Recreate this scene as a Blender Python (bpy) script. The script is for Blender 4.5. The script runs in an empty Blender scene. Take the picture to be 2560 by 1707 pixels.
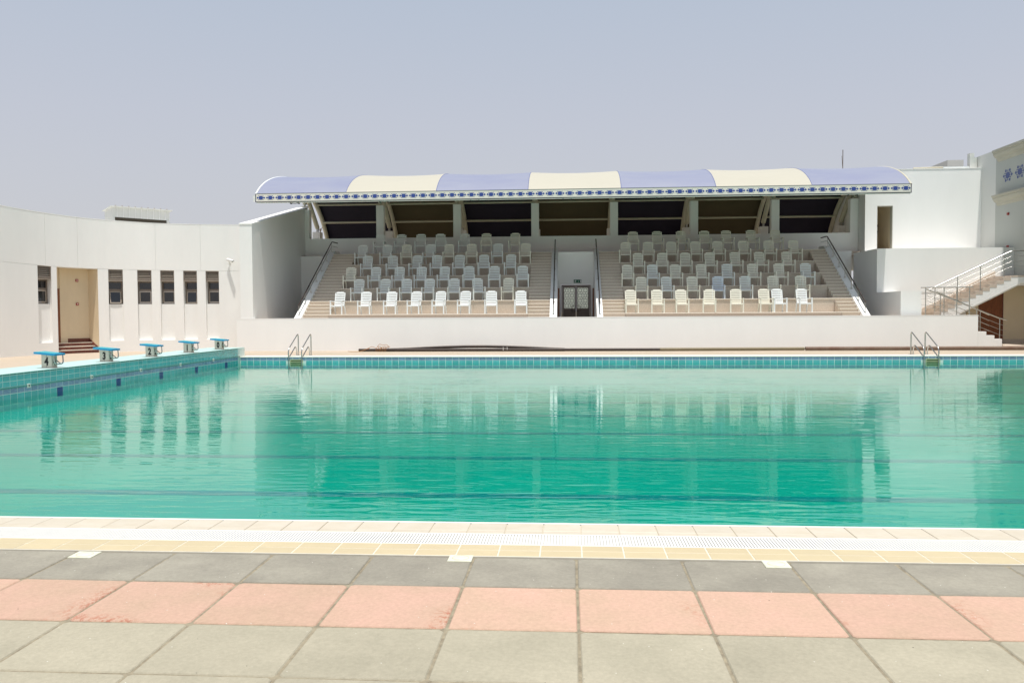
import bpy, math, random
from mathutils import Vector, Matrix
random.seed(7)
scene = bpy.context.scene
C = scene.collection
PI = math.pi

# ------------------------------------------------------------------ camera
cam_d = bpy.data.cameras.new('camera'); cam = bpy.data.objects.new('camera', cam_d); C.objects.link(cam)
EYE = 1.8
yaw, pitch, roll = .0691, .03621, -.00532
F = Vector((-math.sin(yaw)*math.cos(pitch), math.cos(yaw)*math.cos(pitch), -math.sin(pitch)))
r_ = Vector((math.cos(yaw), math.sin(yaw), 0)); u_ = r_.cross(F)
Rr = r_*math.cos(roll) + u_*math.sin(roll); Up = -r_*math.sin(roll) + u_*math.cos(roll)
m = Matrix((Rr, Up, -F)).transposed().to_4x4(); m.translation = Vector((0, 0, EYE))
cam.matrix_world = m
cam_d.sensor_width = 36; cam_d.lens = 36*2061.1/2560
cam_d.clip_start = .05; cam_d.clip_end = 6000
scene.camera = cam

# ------------------------------------------------------------------ sky, sun, exposure
SUN_TRAVEL = Vector((-.046, .20, -1)).normalized()
w = bpy.data.worlds.new("World"); scene.world = w; w.use_nodes = True
nt = w.node_tree; nt.nodes.clear()
out = nt.nodes.new('ShaderNodeOutputWorld'); bg = nt.nodes.new('ShaderNodeBackground')
sky = nt.nodes.new('ShaderNodeTexSky'); sky.sky_type = 'NISHITA'; sky.sun_disc = False
sky.sun_elevation = math.radians(79.5); sky.sun_rotation = math.radians(166)
sky.dust_density = 6; sky.air_density = 1.2; sky.ozone_density = 1.0
tc = nt.nodes.new('ShaderNodeTexCoord'); sx = nt.nodes.new('ShaderNodeSeparateXYZ')
rp = nt.nodes.new('ShaderNodeValToRGB'); e = rp.color_ramp.elements
e[0].position = 0.0; e[0].color = (6.2, 6.2, 6.4, 1)
e[1].position = .9; e[1].color = (3.7, 4.4, 5.4, 1)
a = e.new(.22); a.color = (5.35, 5.62, 6.4, 1)
a = e.new(.42); a.color = (4.35, 5.1, 6.2, 1)
mx = nt.nodes.new('ShaderNodeMix'); mx.data_type = 'RGBA'; mx.inputs[0].default_value = .86
nt.links.new(tc.outputs['Generated'], sx.inputs[0]); nt.links.new(sx.outputs['Z'], rp.inputs[0])
nt.links.new(sky.outputs[0], mx.inputs[6]); nt.links.new(rp.outputs[0], mx.inputs[7])
nt.links.new(mx.outputs[2], bg.inputs[0]); bg.inputs[1].default_value = .086
nt.links.new(bg.outputs[0], out.inputs[0])
sd = bpy.data.lights.new('sun', 'SUN'); sd.energy = 3.6; sd.angle = math.radians(.53); sd.color = (1, .965, .91)
so = bpy.data.objects.new('sun', sd); C.objects.link(so)
so.rotation_euler = SUN_TRAVEL.to_track_quat('-Z', 'Y').to_euler()
scene.view_settings.view_transform = 'Standard'; scene.view_settings.look = 'None'
scene.view_settings.exposure = .36; scene.view_settings.gamma = 1
scene.view_settings.use_curve_mapping = False
scene.render.engine = 'CYCLES'
scene.cycles.max_bounces = 8; scene.cycles.diffuse_bounces = 4; scene.cycles.transparent_max_bounces = 8

# ------------------------------------------------------------------ materials
MATS = {}
def mat(name, col, rough=.6, var=.06, scale=3.0, col2=None, bump=0.0, bscale=60.0, metal=0.0, spec=.4, rnd=0.0,
        stretch=(1, 1, 1), detail=6, lo=.35, hi=.7, alpha=None, trans=0):
    """Base colour broken up by two noises; rnd adds a per-object brightness change."""
    if name in MATS: return MATS[name]
    mt = bpy.data.materials.new(name); mt.use_nodes = True; n = mt.node_tree; N = n.nodes
    b = N['Principled BSDF']; b.inputs['Roughness'].default_value = rough; b.inputs['Metallic'].default_value = metal
    b.inputs['Specular IOR Level'].default_value = spec
    tcn = N.new('ShaderNodeTexCoord'); mp = N.new('ShaderNodeMapping'); mp.inputs['Scale'].default_value = stretch
    n.links.new(tcn.outputs['Object'], mp.inputs[0])
    vec = mp.outputs[0]
    if rnd:
        oi = N.new('ShaderNodeObjectInfo'); ad = N.new('ShaderNodeVectorMath'); ad.operation = 'ADD'
        sc = N.new('ShaderNodeMath'); sc.operation = 'MULTIPLY'; sc.inputs[1].default_value = 57
        n.links.new(oi.outputs['Random'], sc.inputs[0]); n.links.new(mp.outputs[0], ad.inputs[0]); n.links.new(sc.outputs[0], ad.inputs[1])
        vec = ad.outputs[0]
    nz = N.new('ShaderNodeTexNoise'); nz.inputs['Scale'].default_value = scale; nz.inputs['Detail'].default_value = detail
    nz.inputs['Roughness'].default_value = .65
    n.links.new(vec, nz.inputs['Vector'])
    cr = N.new('ShaderNodeValToRGB'); c2 = col2 or tuple(max(0, c*(1-var*2)) for c in col)
    cr.color_ramp.elements[0].position = lo; cr.color_ramp.elements[0].color = (*c2, 1)
    cr.color_ramp.elements[1].position = hi; cr.color_ramp.elements[1].color = (*col, 1)
    n.links.new(nz.outputs['Fac'], cr.inputs[0]); colout = cr.outputs[0]
    if rnd:
        hs = N.new('ShaderNodeHueSaturation'); mr = N.new('ShaderNodeMapRange')
        mr.inputs['To Min'].default_value = 1-rnd; mr.inputs['To Max'].default_value = 1+rnd
        n.links.new(oi.outputs['Random'], mr.inputs[0]); n.links.new(mr.outputs[0], hs.inputs['Value'])
        n.links.new(colout, hs.inputs['Color']); colout = hs.outputs[0]
    n.links.new(colout, b.inputs['Base Color'])
    if bump:
        n2 = N.new('ShaderNodeTexNoise'); n2.inputs['Scale'].default_value = bscale; n2.inputs['Detail'].default_value = 4
        bp = N.new('ShaderNodeBump'); bp.inputs['Strength'].default_value = 1; bp.inputs['Distance'].default_value = bump
        n.links.new(vec, n2.inputs['Vector']); n.links.new(n2.outputs['Fac'], bp.inputs['Height']); n.links.new(bp.outputs[0], b.inputs['Normal'])
    MATS[name] = mt; mt.use_backface_culling = False
    return mt

WHITE = mat('white_render', (.89, .885, .86), .85, .02, .7, stretch=(1, 1, .3), bump=.002, bscale=90, spec=.2)
WHITE2 = mat('white_render_weathered', (.885, .875, .845), .85, .028, .8, stretch=(1, 1, .22), bump=.002, bscale=70, spec=.2)
CREAM = mat('cream_paint', (.74, .62, .44), .8, .03, .8, spec=.2)
TOWERM = mat('building_paint', (.62, .62, .59), .85, .02, .6, spec=.2)
CORNB = mat('grey_building_paint', (.43, .44, .41), .85, .02, .6, spec=.2)
CORNICE = mat('cornice_stone', (.46, .44, .37), .85, .06, 1.2, spec=.2)
STONE = mat('beige_granite', (.66, .56, .465), .6, .10, 26, bump=.001, bscale=200, rnd=.04)
TREAD = mat('beige_granite_tread', (.79, .71, .60), .55, .08, 26, bump=.001, bscale=200, rnd=.03)
STONE_D = mat('beige_granite_riser', (.66, .56, .46), .65, .12, 30, rnd=.05)
DECK = mat('deck_paving', (.50, .40, .315), .8, .06, .7, col2=(.43, .36, .27), bump=.002, bscale=30)
SAND = mat('sandy_ground', (.42, .36, .27), .95, .1, .05, bump=.01, bscale=3)
CREAMTILE = mat('cream_tile', (.57, .515, .42), .45, .05, 5, col2=(.53, .465, .36), rnd=.03)
YELTILE = mat('sand_tile', (.54, .45, .28), .5, .03, 4, rnd=.025)
GROUT = mat('light_grout', (.62, .56, .44), .9, .08, 20)
GROUT_D = mat('sandy_joint', (.36, .31, .215), .95, .25, 14, col2=(.20, .17, .12), bump=.01, bscale=60)
GRATE = mat('white_plastic_grate', (.70, .69, .65), .6, .02, 8, spec=.15)
STEEL = mat('stainless_steel', (.55, .54, .51), .3, .08, 9, metal=1.0)
STEELB = mat('brushed_steel', (.72, .67, .56), .45, .10, 6, metal=.35, stretch=(1, 1, .2))
DARKRAIL = mat('bronze_handrail', (.12, .09, .08), .3, .1, 9, metal=.7)
BLUEB = mat('blue_board', (.012, .30, .55), .45, .06, 8)
BLACK = mat('black_paint', (.012, .012, .012), .5, .05, 8)
BROWN = mat('brown_wood', (.26, .085, .032), .5, .2, 3, col2=(.15, .05, .02), stretch=(6, 6, 1))
MAROON = mat('maroon_stone', (.21, .07, .045), .5, .15, 12, col2=(.12, .038, .027))
FRAMEC = mat('taupe_aluminium', (.21, .17, .14), .45, .06, 10, metal=.3)
FRAMEL = mat('taupe_aluminium_pale', (.40, .34, .28), .5, .06, 10, metal=.2)
GLASS = mat('dark_window_glass', (.018, .016, .018), .04, .3, 2, spec=.9)
DOORM = mat('door_bronze', (.17, .135, .115), .5, .08, 6, metal=.3)
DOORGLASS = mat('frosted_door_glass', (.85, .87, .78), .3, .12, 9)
RED = mat('red_plastic', (.38, .035, .025), .4, .1, 9)
TURQ = mat('turquoise_tile', (.11, .47, .47), .18, .08, 7, col2=(.085, .40, .42), rnd=.10, spec=.5)
TURQ_B = mat('turquoise_bullnose', (.07, .31, .28), .3, .08, 7, rnd=.06)
BLUET = mat('slate_blue_tile', (.33, .41, .55), .22, .12, 11, col2=(.19, .26, .40), rnd=.14, stretch=(1, 1, 3))
LANEM = mat('lane_marker_blue', (.02, .07, .26), .3, .1, 8)
LANEB = mat('lane_blue_tile', (.045, .22, .295), .3, .1, 8)
PALE = mat('pale_turquoise_paving', (.44, .60, .57), .6, .03, 1.4, col2=(.41, .56, .53))
COPING = mat('white_coping', (.78, .755, .67), .6, .06, 3)
GROUTP = mat('pool_grout', (.72, .80, .75), .8, .06, 6)
SKIM = mat('cream_green_plastic', (.52, .56, .34), .5, .1, 6)
VALANCE = mat('valance_fabric', (.80, .76, .68), .8, .02, 2)
VALDARK = mat('valance_piping', (.03, .03, .06), .7, .1, 5)
MOTIF = mat('blue_print', (.045, .085, .33), .8, .1, 20)
MEMB = mat('blue_membrane', (.275, .29, .36), .42, .05, .7, col2=(.23, .245, .345), stretch=(.4, 1, 1), spec=.5)
MEMC = mat('cream_membrane', (.47, .445, .365), .6, .02, .7, stretch=(.4, 1, 1))
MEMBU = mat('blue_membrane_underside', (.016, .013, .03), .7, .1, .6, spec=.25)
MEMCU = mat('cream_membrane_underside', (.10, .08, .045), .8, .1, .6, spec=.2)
TUBE = mat('cream_steel_tube', (.58, .54, .42), .55, .05, 4)
BLUEEDGE = mat('blue_edge_seam', (.16, .19, .36), .7, .05, 4)
PWHITE = mat('white_plastic', (.83, .85, .84), .38, .02, 5)
PCREAM = mat('cream_plastic', (.82, .79, .67), .4, .03, 5)
PSHADE = mat('shade_white_plastic', (.77, .79, .755), .4, .03, 5)  # white chair plastic greyed to paint in the shade of the rear rows
PBLUE = mat('blue_white_plastic', (.62, .70, .82), .4, .12, 5, col2=(.66, .70, .74))
PIPEM = mat('brown_pipe', (.055, .035, .026), .45, .2, 3)
PIPEO = mat('olive_pipe', (.24, .20, .12), .5, .1, 2)
PIPER = mat('rusty_brown_pipe', (.14, .07, .045), .5, .25, 1.3, col2=(.20, .15, .11))
ROPE = mat('orange_rope', (.50, .24, .09), .8, .1, 40)
SHED = mat('shed_metal', (.66, .67, .63), .5, .03, 2)
CAMW = mat('camera_white', (.8, .8, .78), .4, .02, 5)
GREEN = mat('exit_green', (.0, .11, .05), .4, .05, 5)

def paver_mat(name, col, dirt, stain=None):
    """Concrete flag: mottling, chalky wear, pale flecks, dark pits, edge grime; rnd per slab."""
    mt = bpy.data.materials.new(name); mt.use_nodes = True; n = mt.node_tree; N = n.nodes; L = n.links
    b = N['Principled BSDF']; b.inputs['Roughness'].default_value = .8; b.inputs['Specular IOR Level'].default_value = .25
    tcn = N.new('ShaderNodeTexCoord'); oi = N.new('ShaderNodeObjectInfo')
    sc = N.new('ShaderNodeMath'); sc.operation = 'MULTIPLY'; sc.inputs[1].default_value = 91
    L.new(oi.outputs['Random'], sc.inputs[0])
    ad = N.new('ShaderNodeVectorMath'); ad.operation = 'ADD'; L.new(tcn.outputs['Object'], ad.inputs[0]); L.new(sc.outputs[0], ad.inputs[1])
    def noise(s, d=5, r=.6, vec=None):
        z = N.new('ShaderNodeTexNoise'); z.inputs['Scale'].default_value = s; z.inputs['Detail'].default_value = d; z.inputs['Roughness'].default_value = r
        L.new(vec or ad.outputs[0], z.inputs['Vector']); return z.outputs['Fac']
    def ramp(src, p0, p1, c0=(0, 0, 0), c1=(1, 1, 1)):
        q = N.new('ShaderNodeValToRGB'); q.color_ramp.elements[0].position = p0; q.color_ramp.elements[1].position = p1
        q.color_ramp.elements[0].color = (*c0, 1); q.color_ramp.elements[1].color = (*c1, 1); L.new(src, q.inputs[0]); return q.outputs[0]
    def mixc(f, a_, b_):
        q = N.new('ShaderNodeMix'); q.data_type = 'RGBA'
        if isinstance(f, float): q.inputs[0].default_value = f
        else: L.new(f, q.inputs[0])
        for s, i in ((a_, 6), (b_, 7)):
            if isinstance(s, tuple): q.inputs[i].default_value = (*s, 1)
            else: L.new(s, q.inputs[i])
        return q.outputs[2]
    base = mixc(ramp(noise(2.2, 6, .6), .32, .68), tuple(dirt), tuple(col))
    fine = ramp(noise(38, 5, .7), .3, .75, (.86, .86, .86), (1.07, 1.07, 1.07))
    mu = N.new('ShaderNodeMix'); mu.data_type = 'RGBA'; mu.blend_type = 'MULTIPLY'; mu.inputs[0].default_value = 1
    L.new(base, mu.inputs[6]); L.new(fine, mu.inputs[7]); c = mu.outputs[2]
    # edge wear from slab-local coordinates
    sp = N.new('ShaderNodeSeparateXYZ'); L.new(tcn.outputs['Object'], sp.inputs[0])
    def absd(o, h):
        a1 = N.new('ShaderNodeMath'); a1.operation = 'ABSOLUTE'; L.new(o, a1.inputs[0])
        d1 = N.new('ShaderNodeMath'); d1.operation = 'DIVIDE'; L.new(a1.outputs[0], d1.inputs[0]); d1.inputs[1].default_value = h; return d1.outputs[0]
    mxn = N.new('ShaderNodeMath'); mxn.operation = 'MAXIMUM'; L.new(absd(sp.outputs[0], .37), mxn.inputs[0]); L.new(absd(sp.outputs[1], .35), mxn.inputs[1])
    wob = N.new('ShaderNodeMath'); wob.operation = 'MULTIPLY_ADD'; L.new(noise(5, 5, .75), wob.inputs[0]); wob.inputs[1].default_value = .30; L.new(mxn.outputs[0], wob.inputs[2])
    if stain:
        c = mixc(ramp(wob.outputs[0], 1.13, 1.17), c, tuple(stain))
        mm = N.new('ShaderNodeMath'); mm.operation = 'MULTIPLY'; L.new(ramp(noise(1.0, 3), .6, .66), mm.inputs[0]); L.new(ramp(noise(30, 4, .8), .5, .56), mm.inputs[1])
        m3 = N.new('ShaderNodeMath'); m3.operation = 'MULTIPLY'; L.new(mm.outputs[0], m3.inputs[0]); L.new(ramp(mxn.outputs[0], .62, .95), m3.inputs[1])
        c = mixc(m3.outputs[0], c, tuple(stain))
    else:
        c = mixc(ramp(wob.outputs[0], 1.04, 1.2), c, tuple(x*.86 for x in dirt))
    fl = N.new('ShaderNodeTexVoronoi'); fl.inputs['Scale'].default_value = 11; L.new(ad.outputs[0], fl.inputs['Vector'])
    c = mixc(ramp(fl.outputs['Distance'], .035, .05, (1, 1, 1), (0, 0, 0)), c, (.62, .6, .52))
    f2 = N.new('ShaderNodeTexVoronoi'); f2.inputs['Scale'].default_value = 4.3; L.new(ad.outputs[0], f2.inputs['Vector'])
    c = mixc(ramp(f2.outputs['Distance'], .016, .022, (1, 1, 1), (0, 0, 0)), c, (.06, .055, .045))
    hs = N.new('ShaderNodeHueSaturation'); mr = N.new('ShaderNodeMapRange'); mr.inputs['To Min'].default_value = .94; mr.inputs['To Max'].default_value = 1.06
    L.new(oi.outputs['Random'], mr.inputs[0]); L.new(mr.outputs[0], hs.inputs['Value']); L.new(c, hs.inputs['Color'])
    L.new(hs.outputs[0], b.inputs['Base Color'])
    bp = N.new('ShaderNodeBump'); bp.inputs['Distance'].default_value = .004; L.new(noise(70, 5, .7), bp.inputs['Height']); L.new(bp.outputs[0], b.inputs['Normal'])
    return mt
P_GREY = paver_mat('grey_paver', (.335, .31, .25), (.25, .23, .187))
P_PINK = paver_mat('pink_paver', (.55, .355, .27), (.48, .335, .24), stain=(.40, .17, .11))
P_TAN = paver_mat('tan_paver', (.41, .372, .28), (.345, .315, .235))

def water_mat():
    mt = bpy.data.materials.new('pool_water'); mt.use_nodes = True; n = mt.node_tree; N = n.nodes; L = n.links; N.clear()
    o = N.new('ShaderNodeOutputMaterial'); mixs = N.new('ShaderNodeMixShader'); gl = N.new('ShaderNodeBsdfGlossy'); tr = N.new('ShaderNodeBsdfTransparent')
    gl.inputs['Roughness'].default_value = .012; gl.inputs['Color'].default_value = (.96, .985, .97, 1)
    tr.inputs['Color'].default_value = (.13, .90, .80, 1)
    fr = N.new('ShaderNodeFresnel'); fr.inputs['IOR'].default_value = 1.333
    tcn = N.new('ShaderNodeTexCoord')
    def nz(s, st, d=3, rot=0):
        mp = N.new('ShaderNodeMapping'); mp.inputs['Scale'].default_value = st; mp.inputs['Rotation'].default_value = (0, 0, rot)
        z = N.new('ShaderNodeTexNoise'); z.inputs['Scale'].default_value = s; z.inputs['Detail'].default_value = d; z.inputs['Distortion'].default_value = .4
        L.new(tcn.outputs['Object'], mp.inputs[0]); L.new(mp.outputs[0], z.inputs['Vector']); return z.outputs['Fac']
    big = nz(.22, (1, 1, 1), 2)         # gusts: calm and ruffled patches
    gr = N.new('ShaderNodeMapRange'); gr.inputs['From Min'].default_value = .35; gr.inputs['From Max'].default_value = .65
    gr.inputs['To Min'].default_value = .45; gr.inputs['To Max'].default_value = 1.25; L.new(big, gr.inputs[0])
    b1 = N.new('ShaderNodeBump'); b1.inputs['Distance'].default_value = .0066; L.new(nz(4.4, (.30, 1.35, 1), 2.2, .04), b1.inputs['Height']); 
    sy = N.new('ShaderNodeSeparateXYZ'); L.new(tcn.outputs['Object'], sy.inputs[0])
    lee = N.new('ShaderNodeMapRange'); lee.inputs['From Min'].default_value = 24.5; lee.inputs['From Max'].default_value = 30; lee.inputs['To Min'].default_value = 1; lee.inputs['To Max'].default_value = .22
    L.new(sy.outputs['Y'], lee.inputs[0])                      # water lies calmer in the lee of the far wall
    ml = N.new('ShaderNodeMath'); ml.operation = 'MULTIPLY'; L.new(gr.outputs[0], ml.inputs[0]); L.new(lee.outputs[0], ml.inputs[1]); L.new(ml.outputs[0], b1.inputs['Strength'])
    b2 = N.new('ShaderNodeBump'); b2.inputs['Distance'].default_value = .0034; L.new(nz(.9, (.5, 1.25, 1), 2, -.12), b2.inputs['Height']); L.new(lee.outputs[0], b2.inputs['Strength'])
    L.new(b1.outputs[0], b2.inputs['Normal'])
    L.new(b2.outputs[0], gl.inputs['Normal']); L.new(b2.outputs[0], fr.inputs['Normal'])
    L.new(fr.outputs[0], mixs.inputs[0]); L.new(tr.outputs[0], mixs.inputs[1]); L.new(gl.outputs[0], mixs.inputs[2]); L.new(mixs.outputs[0], o.inputs[0])
    return mt
WATER = water_mat()
POOLB = mat('pool_floor_tile', (.075, .375, .34), .5, .05, .6, col2=(.065, .33, .305))

# ------------------------------------------------------------------ mesh helpers
class MB:
    def __init__(s): s.v = []; s.f = []; s.sm = set()
    def add(s, vs, fs, smooth=False):
        b = len(s.v); s.v += [tuple(p) for p in vs]
        for f in fs:
            if smooth: s.sm.add(len(s.f))
            s.f.append([b+i for i in f])
    def box(s, x0, x1, y0, y1, z0, z1, bev=0):
        if bev:
            b = bev
            lo = [(x0, y0), (x1, y0), (x1, y1), (x0, y1)]; hi = [(x0+b, y0+b), (x1-b, y0+b), (x1-b, y1-b), (x0+b, y1-b)]
            vs = [(*p, z0) for p in lo]+[(*p, z1-b) for p in lo]+[(*p, z1) for p in hi]
            fs = [(3, 2, 1, 0)]+[(i, (i+1) % 4, 4+(i+1) % 4, 4+i) for i in range(4)]+[(4+i, 4+(i+1) % 4, 8+(i+1) % 4, 8+i) for i in range(4)]+[(8, 9, 10, 11)]
            s.add(vs, fs)
        else:
            vs = [(x, y, z) for z in (z0, z1) for x, y in ((x0, y0), (x1, y0), (x1, y1), (x0, y1))]
            s.add(vs, [(3, 2, 1, 0), (4, 5, 6, 7), (0, 1, 5, 4), (1, 2, 6, 5), (2, 3, 7, 6), (3, 0, 4, 7)])
        return s
    def prism(s, poly, ax, a0, a1):
        """poly in the two other axes, extruded along ax ('x','y','z') from a0 to a1."""
        def P(p, t): return {'x': (t, p[0], p[1]), 'y': (p[0], t, p[1]), 'z': (p[0], p[1], t)}[ax]
        n = len(poly); vs = [P(p, a0) for p in poly]+[P(p, a1) for p in poly]
        fs = [tuple(range(n)), tuple(range(2*n-1, n-1, -1))]+[(i, i+n, (i+1) % n+n, (i+1) % n) for i in range(n)]
        s.add(vs, fs); return s
    def tube(s, pts, r, n=8, closed=False, r2=None):
        pts = [Vector(p) for p in pts]; N_ = len(pts); rings = []
        prev = None
        for i, p in enumerate(pts):
            if closed: t = pts[(i+1) % N_]-pts[i-1]
            else: t = pts[min(i+1, N_-1)]-pts[max(i-1, 0)]
            t.normalize()
            if prev is None:
                q = Vector((0, 0, 1)) if abs(t.z) < .9 else Vector((1, 0, 0)); a_ = t.cross(q).normalized()
            else: a_ = (prev-t*prev.dot(t)).normalized()
            prev = a_; b_ = t.cross(a_); rr = r if r2 is None else r+(r2-r)*i/(N_-1)
            rings.append([p+a_*math.cos(2*PI*k/n)*rr+b_*math.sin(2*PI*k/n)*rr for k in range(n)])
        vs = [v for g in rings for v in g]; fs = []
        for i in range(N_ if closed else N_-1):
            j = (i+1) % N_
            fs += [(i*n+k, i*n+(k+1) % n, j*n+(k+1) % n, j*n+k) for k in range(n)]
        s.add(vs, fs, True)
        if not closed:
            s.add(rings[0], [tuple(range(n-1, -1, -1))]); s.add(rings[-1], [tuple(range(n))])
        return s
    def mesh(s, name, m_, off=(0, 0, 0)):
        me = bpy.data.meshes.new(name); ox, oy, oz = off
        me.from_pydata([(x-ox, y-oy, z-oz) for x, y, z in s.v], [], s.f)
        if s.sm:
            me.polygons.foreach_set('use_smooth', [i in s.sm for i in range(len(s.f))])
        me.materials.append(m_); me.update()
        return me
def fix(me):
    import bmesh
    b = bmesh.new(); b.from_mesh(me); bmesh.ops.recalc_face_normals(b, faces=b.faces); b.to_mesh(me); b.free()
def rootloc(o):
    v = Vector((0, 0, 0))
    while o is not None: v = v+o.location; o = o.parent
    return v
def obj(name, mb, m_, parent=None, kind=None, world=True, label=None, origin=None):
    """One mesh object. world=True: vertices are world coordinates."""
    off = rootloc(parent) if (world and parent is not None) else Vector((0, 0, 0))
    og = Vector(origin) if origin is not None else off
    me = mb.mesh(name, m_, og if world else (0, 0, 0)); fix(me)
    o = bpy.data.objects.new(name, me); C.objects.link(o)
    if parent is not None: o.parent = parent
    if world: o.location = og-off
    if kind: o['kind'] = kind
    if label: o['label'] = label
    return o
def inst(name, me, parent, loc, rot=None):
    """Shares mesh data; loc in world coordinates (parent unrotated)."""
    o = bpy.data.objects.new(name, me); C.objects.link(o); o.parent = parent
    o.location = Vector(loc)-rootloc(parent)
    if rot: o.rotation_euler = rot
    return o
def tag(o, label, cat, group=None):
    o['label'] = label; o['category'] = cat
    if group: o['group'] = group
    return o
def thing(name, label, cat, loc=(0, 0, 0), rotz=0, group=None):
    o = bpy.data.objects.new(name, None); C.objects.link(o); o.location = loc; o.rotation_euler = (0, 0, rotz)
    return tag(o, label, cat, group)
def dup(root, loc, label=None, rotz=None):
    def cp(o, par):
        c = o.copy(); C.objects.link(c); c.parent = par
        for ch in o.children: cp(ch, c)
        return c
    r = cp(root, None); r.location = loc
    if rotz is not None: r.rotation_euler = (0, 0, rotz)
    if label: r['label'] = label
    return r
def arc(c, r, a0, a1, n, f):
    return [f(c[0]+r*math.cos(a0+(a1-a0)*i/n), c[1]+r*math.sin(a0+(a1-a0)*i/n)) for i in range(n+1)]
def roundpath(pts, r, n=5):
    """polyline with rounded corners"""
    P = [Vector(p) for p in pts]; o = [P[0]]
    for i in range(1, len(P)-1):
        a_ = (P[i-1]-P[i]); b_ = (P[i+1]-P[i]); d = min(r, a_.length*.49, b_.length*.49)
        p0 = P[i]+a_.normalized()*d; p1 = P[i]+b_.normalized()*d
        for k in range(n+1):
            t = k/n; o.append(p0*(1-t)**2+P[i]*2*t*(1-t)+p1*t*t)
    o.append(P[-1]); return o
def text_mesh(body, size, m_, depth=.004, xs=.7, off=.0):
    cu = bpy.data.curves.new('digit', 'FONT'); cu.body = body; cu.size = size; cu.extrude = depth/2; cu.align_x = 'CENTER'; cu.align_y = 'CENTER'; cu.offset = off
    t = bpy.data.objects.new('digit', cu); C.objects.link(t)
    dg = bpy.context.evaluated_depsgraph_get(); me = bpy.data.meshes.new_from_object(t.evaluated_get(dg))
    bpy.data.objects.remove(t); bpy.data.curves.remove(cu)
    me.transform(Matrix.Diagonal((xs, 1, 1, 1))); me.materials.clear(); me.materials.append(m_)
    return me

# ------------------------------------------------------------------ ground, decks
PX0, PX1, PY0, PY1 = -13.5, 19.5, 6.93, 33.0      # pool rectangle
g = MB(); R = 2500
def frame_sheet(mb, ox0, ox1, oy0, oy1, ix0, ix1, iy0, iy1, z):
    mb.add([(ox0, oy0, z), (ox1, oy0, z), (ox1, oy1, z), (ox0, oy1, z), (ix0, iy0, z), (ix1, iy0, z), (ix1, iy1, z), (ix0, iy1, z)],
           [(0, 1, 5, 4), (1, 2, 6, 5), (2, 3, 7, 6), (3, 0, 4, 7)])
frame_sheet(g, -R, R, -R, R, -14.2, 20.2, 6.3, 33.9, -.09)
obj('ground', g, SAND, kind='structure')
d = MB()
d.box(-13.5, 19.5, 34.0, 38.07, -.08, 0)          # far side, up to the white wall
d.box(-24.5, -13.5, 34.0, 39.5, -.08, 0); d.box(19.5, 30, 34.0, 44, -.08, 0)
d.box(-24.5, -15.0, 8.0, 34.0, -.08, 0); d.box(20.2, 30, 8.0, 34.0, -.08, 0)
obj('pool_deck', d, DECK, kind='structure')
# near paving: rows of big concrete flags with open joints
pav = obj('paved_terrace', MB().box(-9.8, 9.8, -6, 5.965, -.08, -.0075), GROUT_D, kind='structure')
rows = [(5.955, 5.325, P_GREY), (5.315, 4.60, P_PINK), (4.59, 3.935, P_TAN), (3.925, 3.27, P_TAN), (3.26, 2.59, P_PINK), (2.58, 1.9, P_GREY), (1.89, 1.2, P_TAN), (1.19, .5, P_PINK)]
for y1, y0, m_ in rows:
    h = (y1-y0)/2-.004; me = None
    for i in range(-8, 9):
        cx = .05+.7525*(i+.5)
        if abs(cx) > 6.3: continue
        mb = MB(); wv = [random.uniform(-.004, .004) for _ in range(8)]
        hx = .368; bv = .006
        ring = []
        # slightly irregular flag outline with worn corners
        for (sx_, sy_) in ((-1, -1), (1, -1), (1, 1), (-1, 1)):
            c_ = .012+random.random()*.014
            a_, b_ = ((sx_*(hx-c_), sy_*h), (sx_*hx, sy_*(h-c_)))
            if sx_*sy_ < 0: a_, b_ = a_, b_
            else: a_, b_ = b_, a_
            ring += [a_, b_]
        ring = [(x+random.uniform(-.002, .002), y+random.uniform(-.002, .002)) for x, y in ring]
        n = len(ring); vs = [(x, y, -.03) for x, y in ring]+[(x, y, -bv) for x, y in ring]+[(x*(1-bv/hx), y*(1-bv/h), 0) for x, y in ring]
        fs = [(i_, (i_+1) % n, n+(i_+1) % n, n+i_) for i_ in range(n)]+[(n+i_, n+(i_+1) % n, 2*n+(i_+1) % n, 2*n+i_) for i_ in range(n)]+[tuple(range(2*n, 3*n))]
        mb.add(vs, fs)
        o = obj('paver', mb, m_, pav, world=False)
        o.location = (cx, (y0+y1)/2, random.uniform(-.002, .001)); o.rotation_euler = (random.uniform(-.002, .002), random.uniform(-.002, .002), random.uniform(-.003, .003))

# near coping: two rows of cream tiles, white grate, two rows of sand tiles
cop = obj('near_coping', MB().box(-9.8, 9.8, 6.60, 6.925, -.4, -.006), GROUT, kind='structure')
obj('sand_tile_bed', MB().box(-9.8, 9.8, 5.968, 6.27, -.08, .0055), mat('white_grout', (.66, .62, .52), .9, .05, 20), cop)
def tile_me(name, sx_, sy_, h, m_, bev=.003):
    me = MB().box(-sx_/2, sx_/2, -sy_/2, sy_/2, -h, 0, bev).mesh(name, m_); fix(me); return me
t1 = tile_me('tile', .303, .222, .02, CREAMTILE); t2 = tile_me('tile', .303, .094, .02, CREAMTILE)
t3 = tile_me('tile', .299, .134, .02, YELTILE, .002)
for i in range(-24, 25):
    x = -.217+.31*(i+.5)
    z = random.uniform(-.0006, .0006)
    inst('tile', t1, cop, (x, 6.815, .002+z)); inst('tile', t2, cop, (x, 6.652, .002+z))
    x = .091+.31*(i+.5)
    inst('sand_tile', t3, cop, (x, 6.197, .0085+z)); inst('sand_tile', t3, cop, (x, 6.050, .0085-z))
obj('edge_rim', MB().box(-9.8, 9.8, 6.926, 6.955, -.04, .006, .003), COPING, cop)
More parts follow.
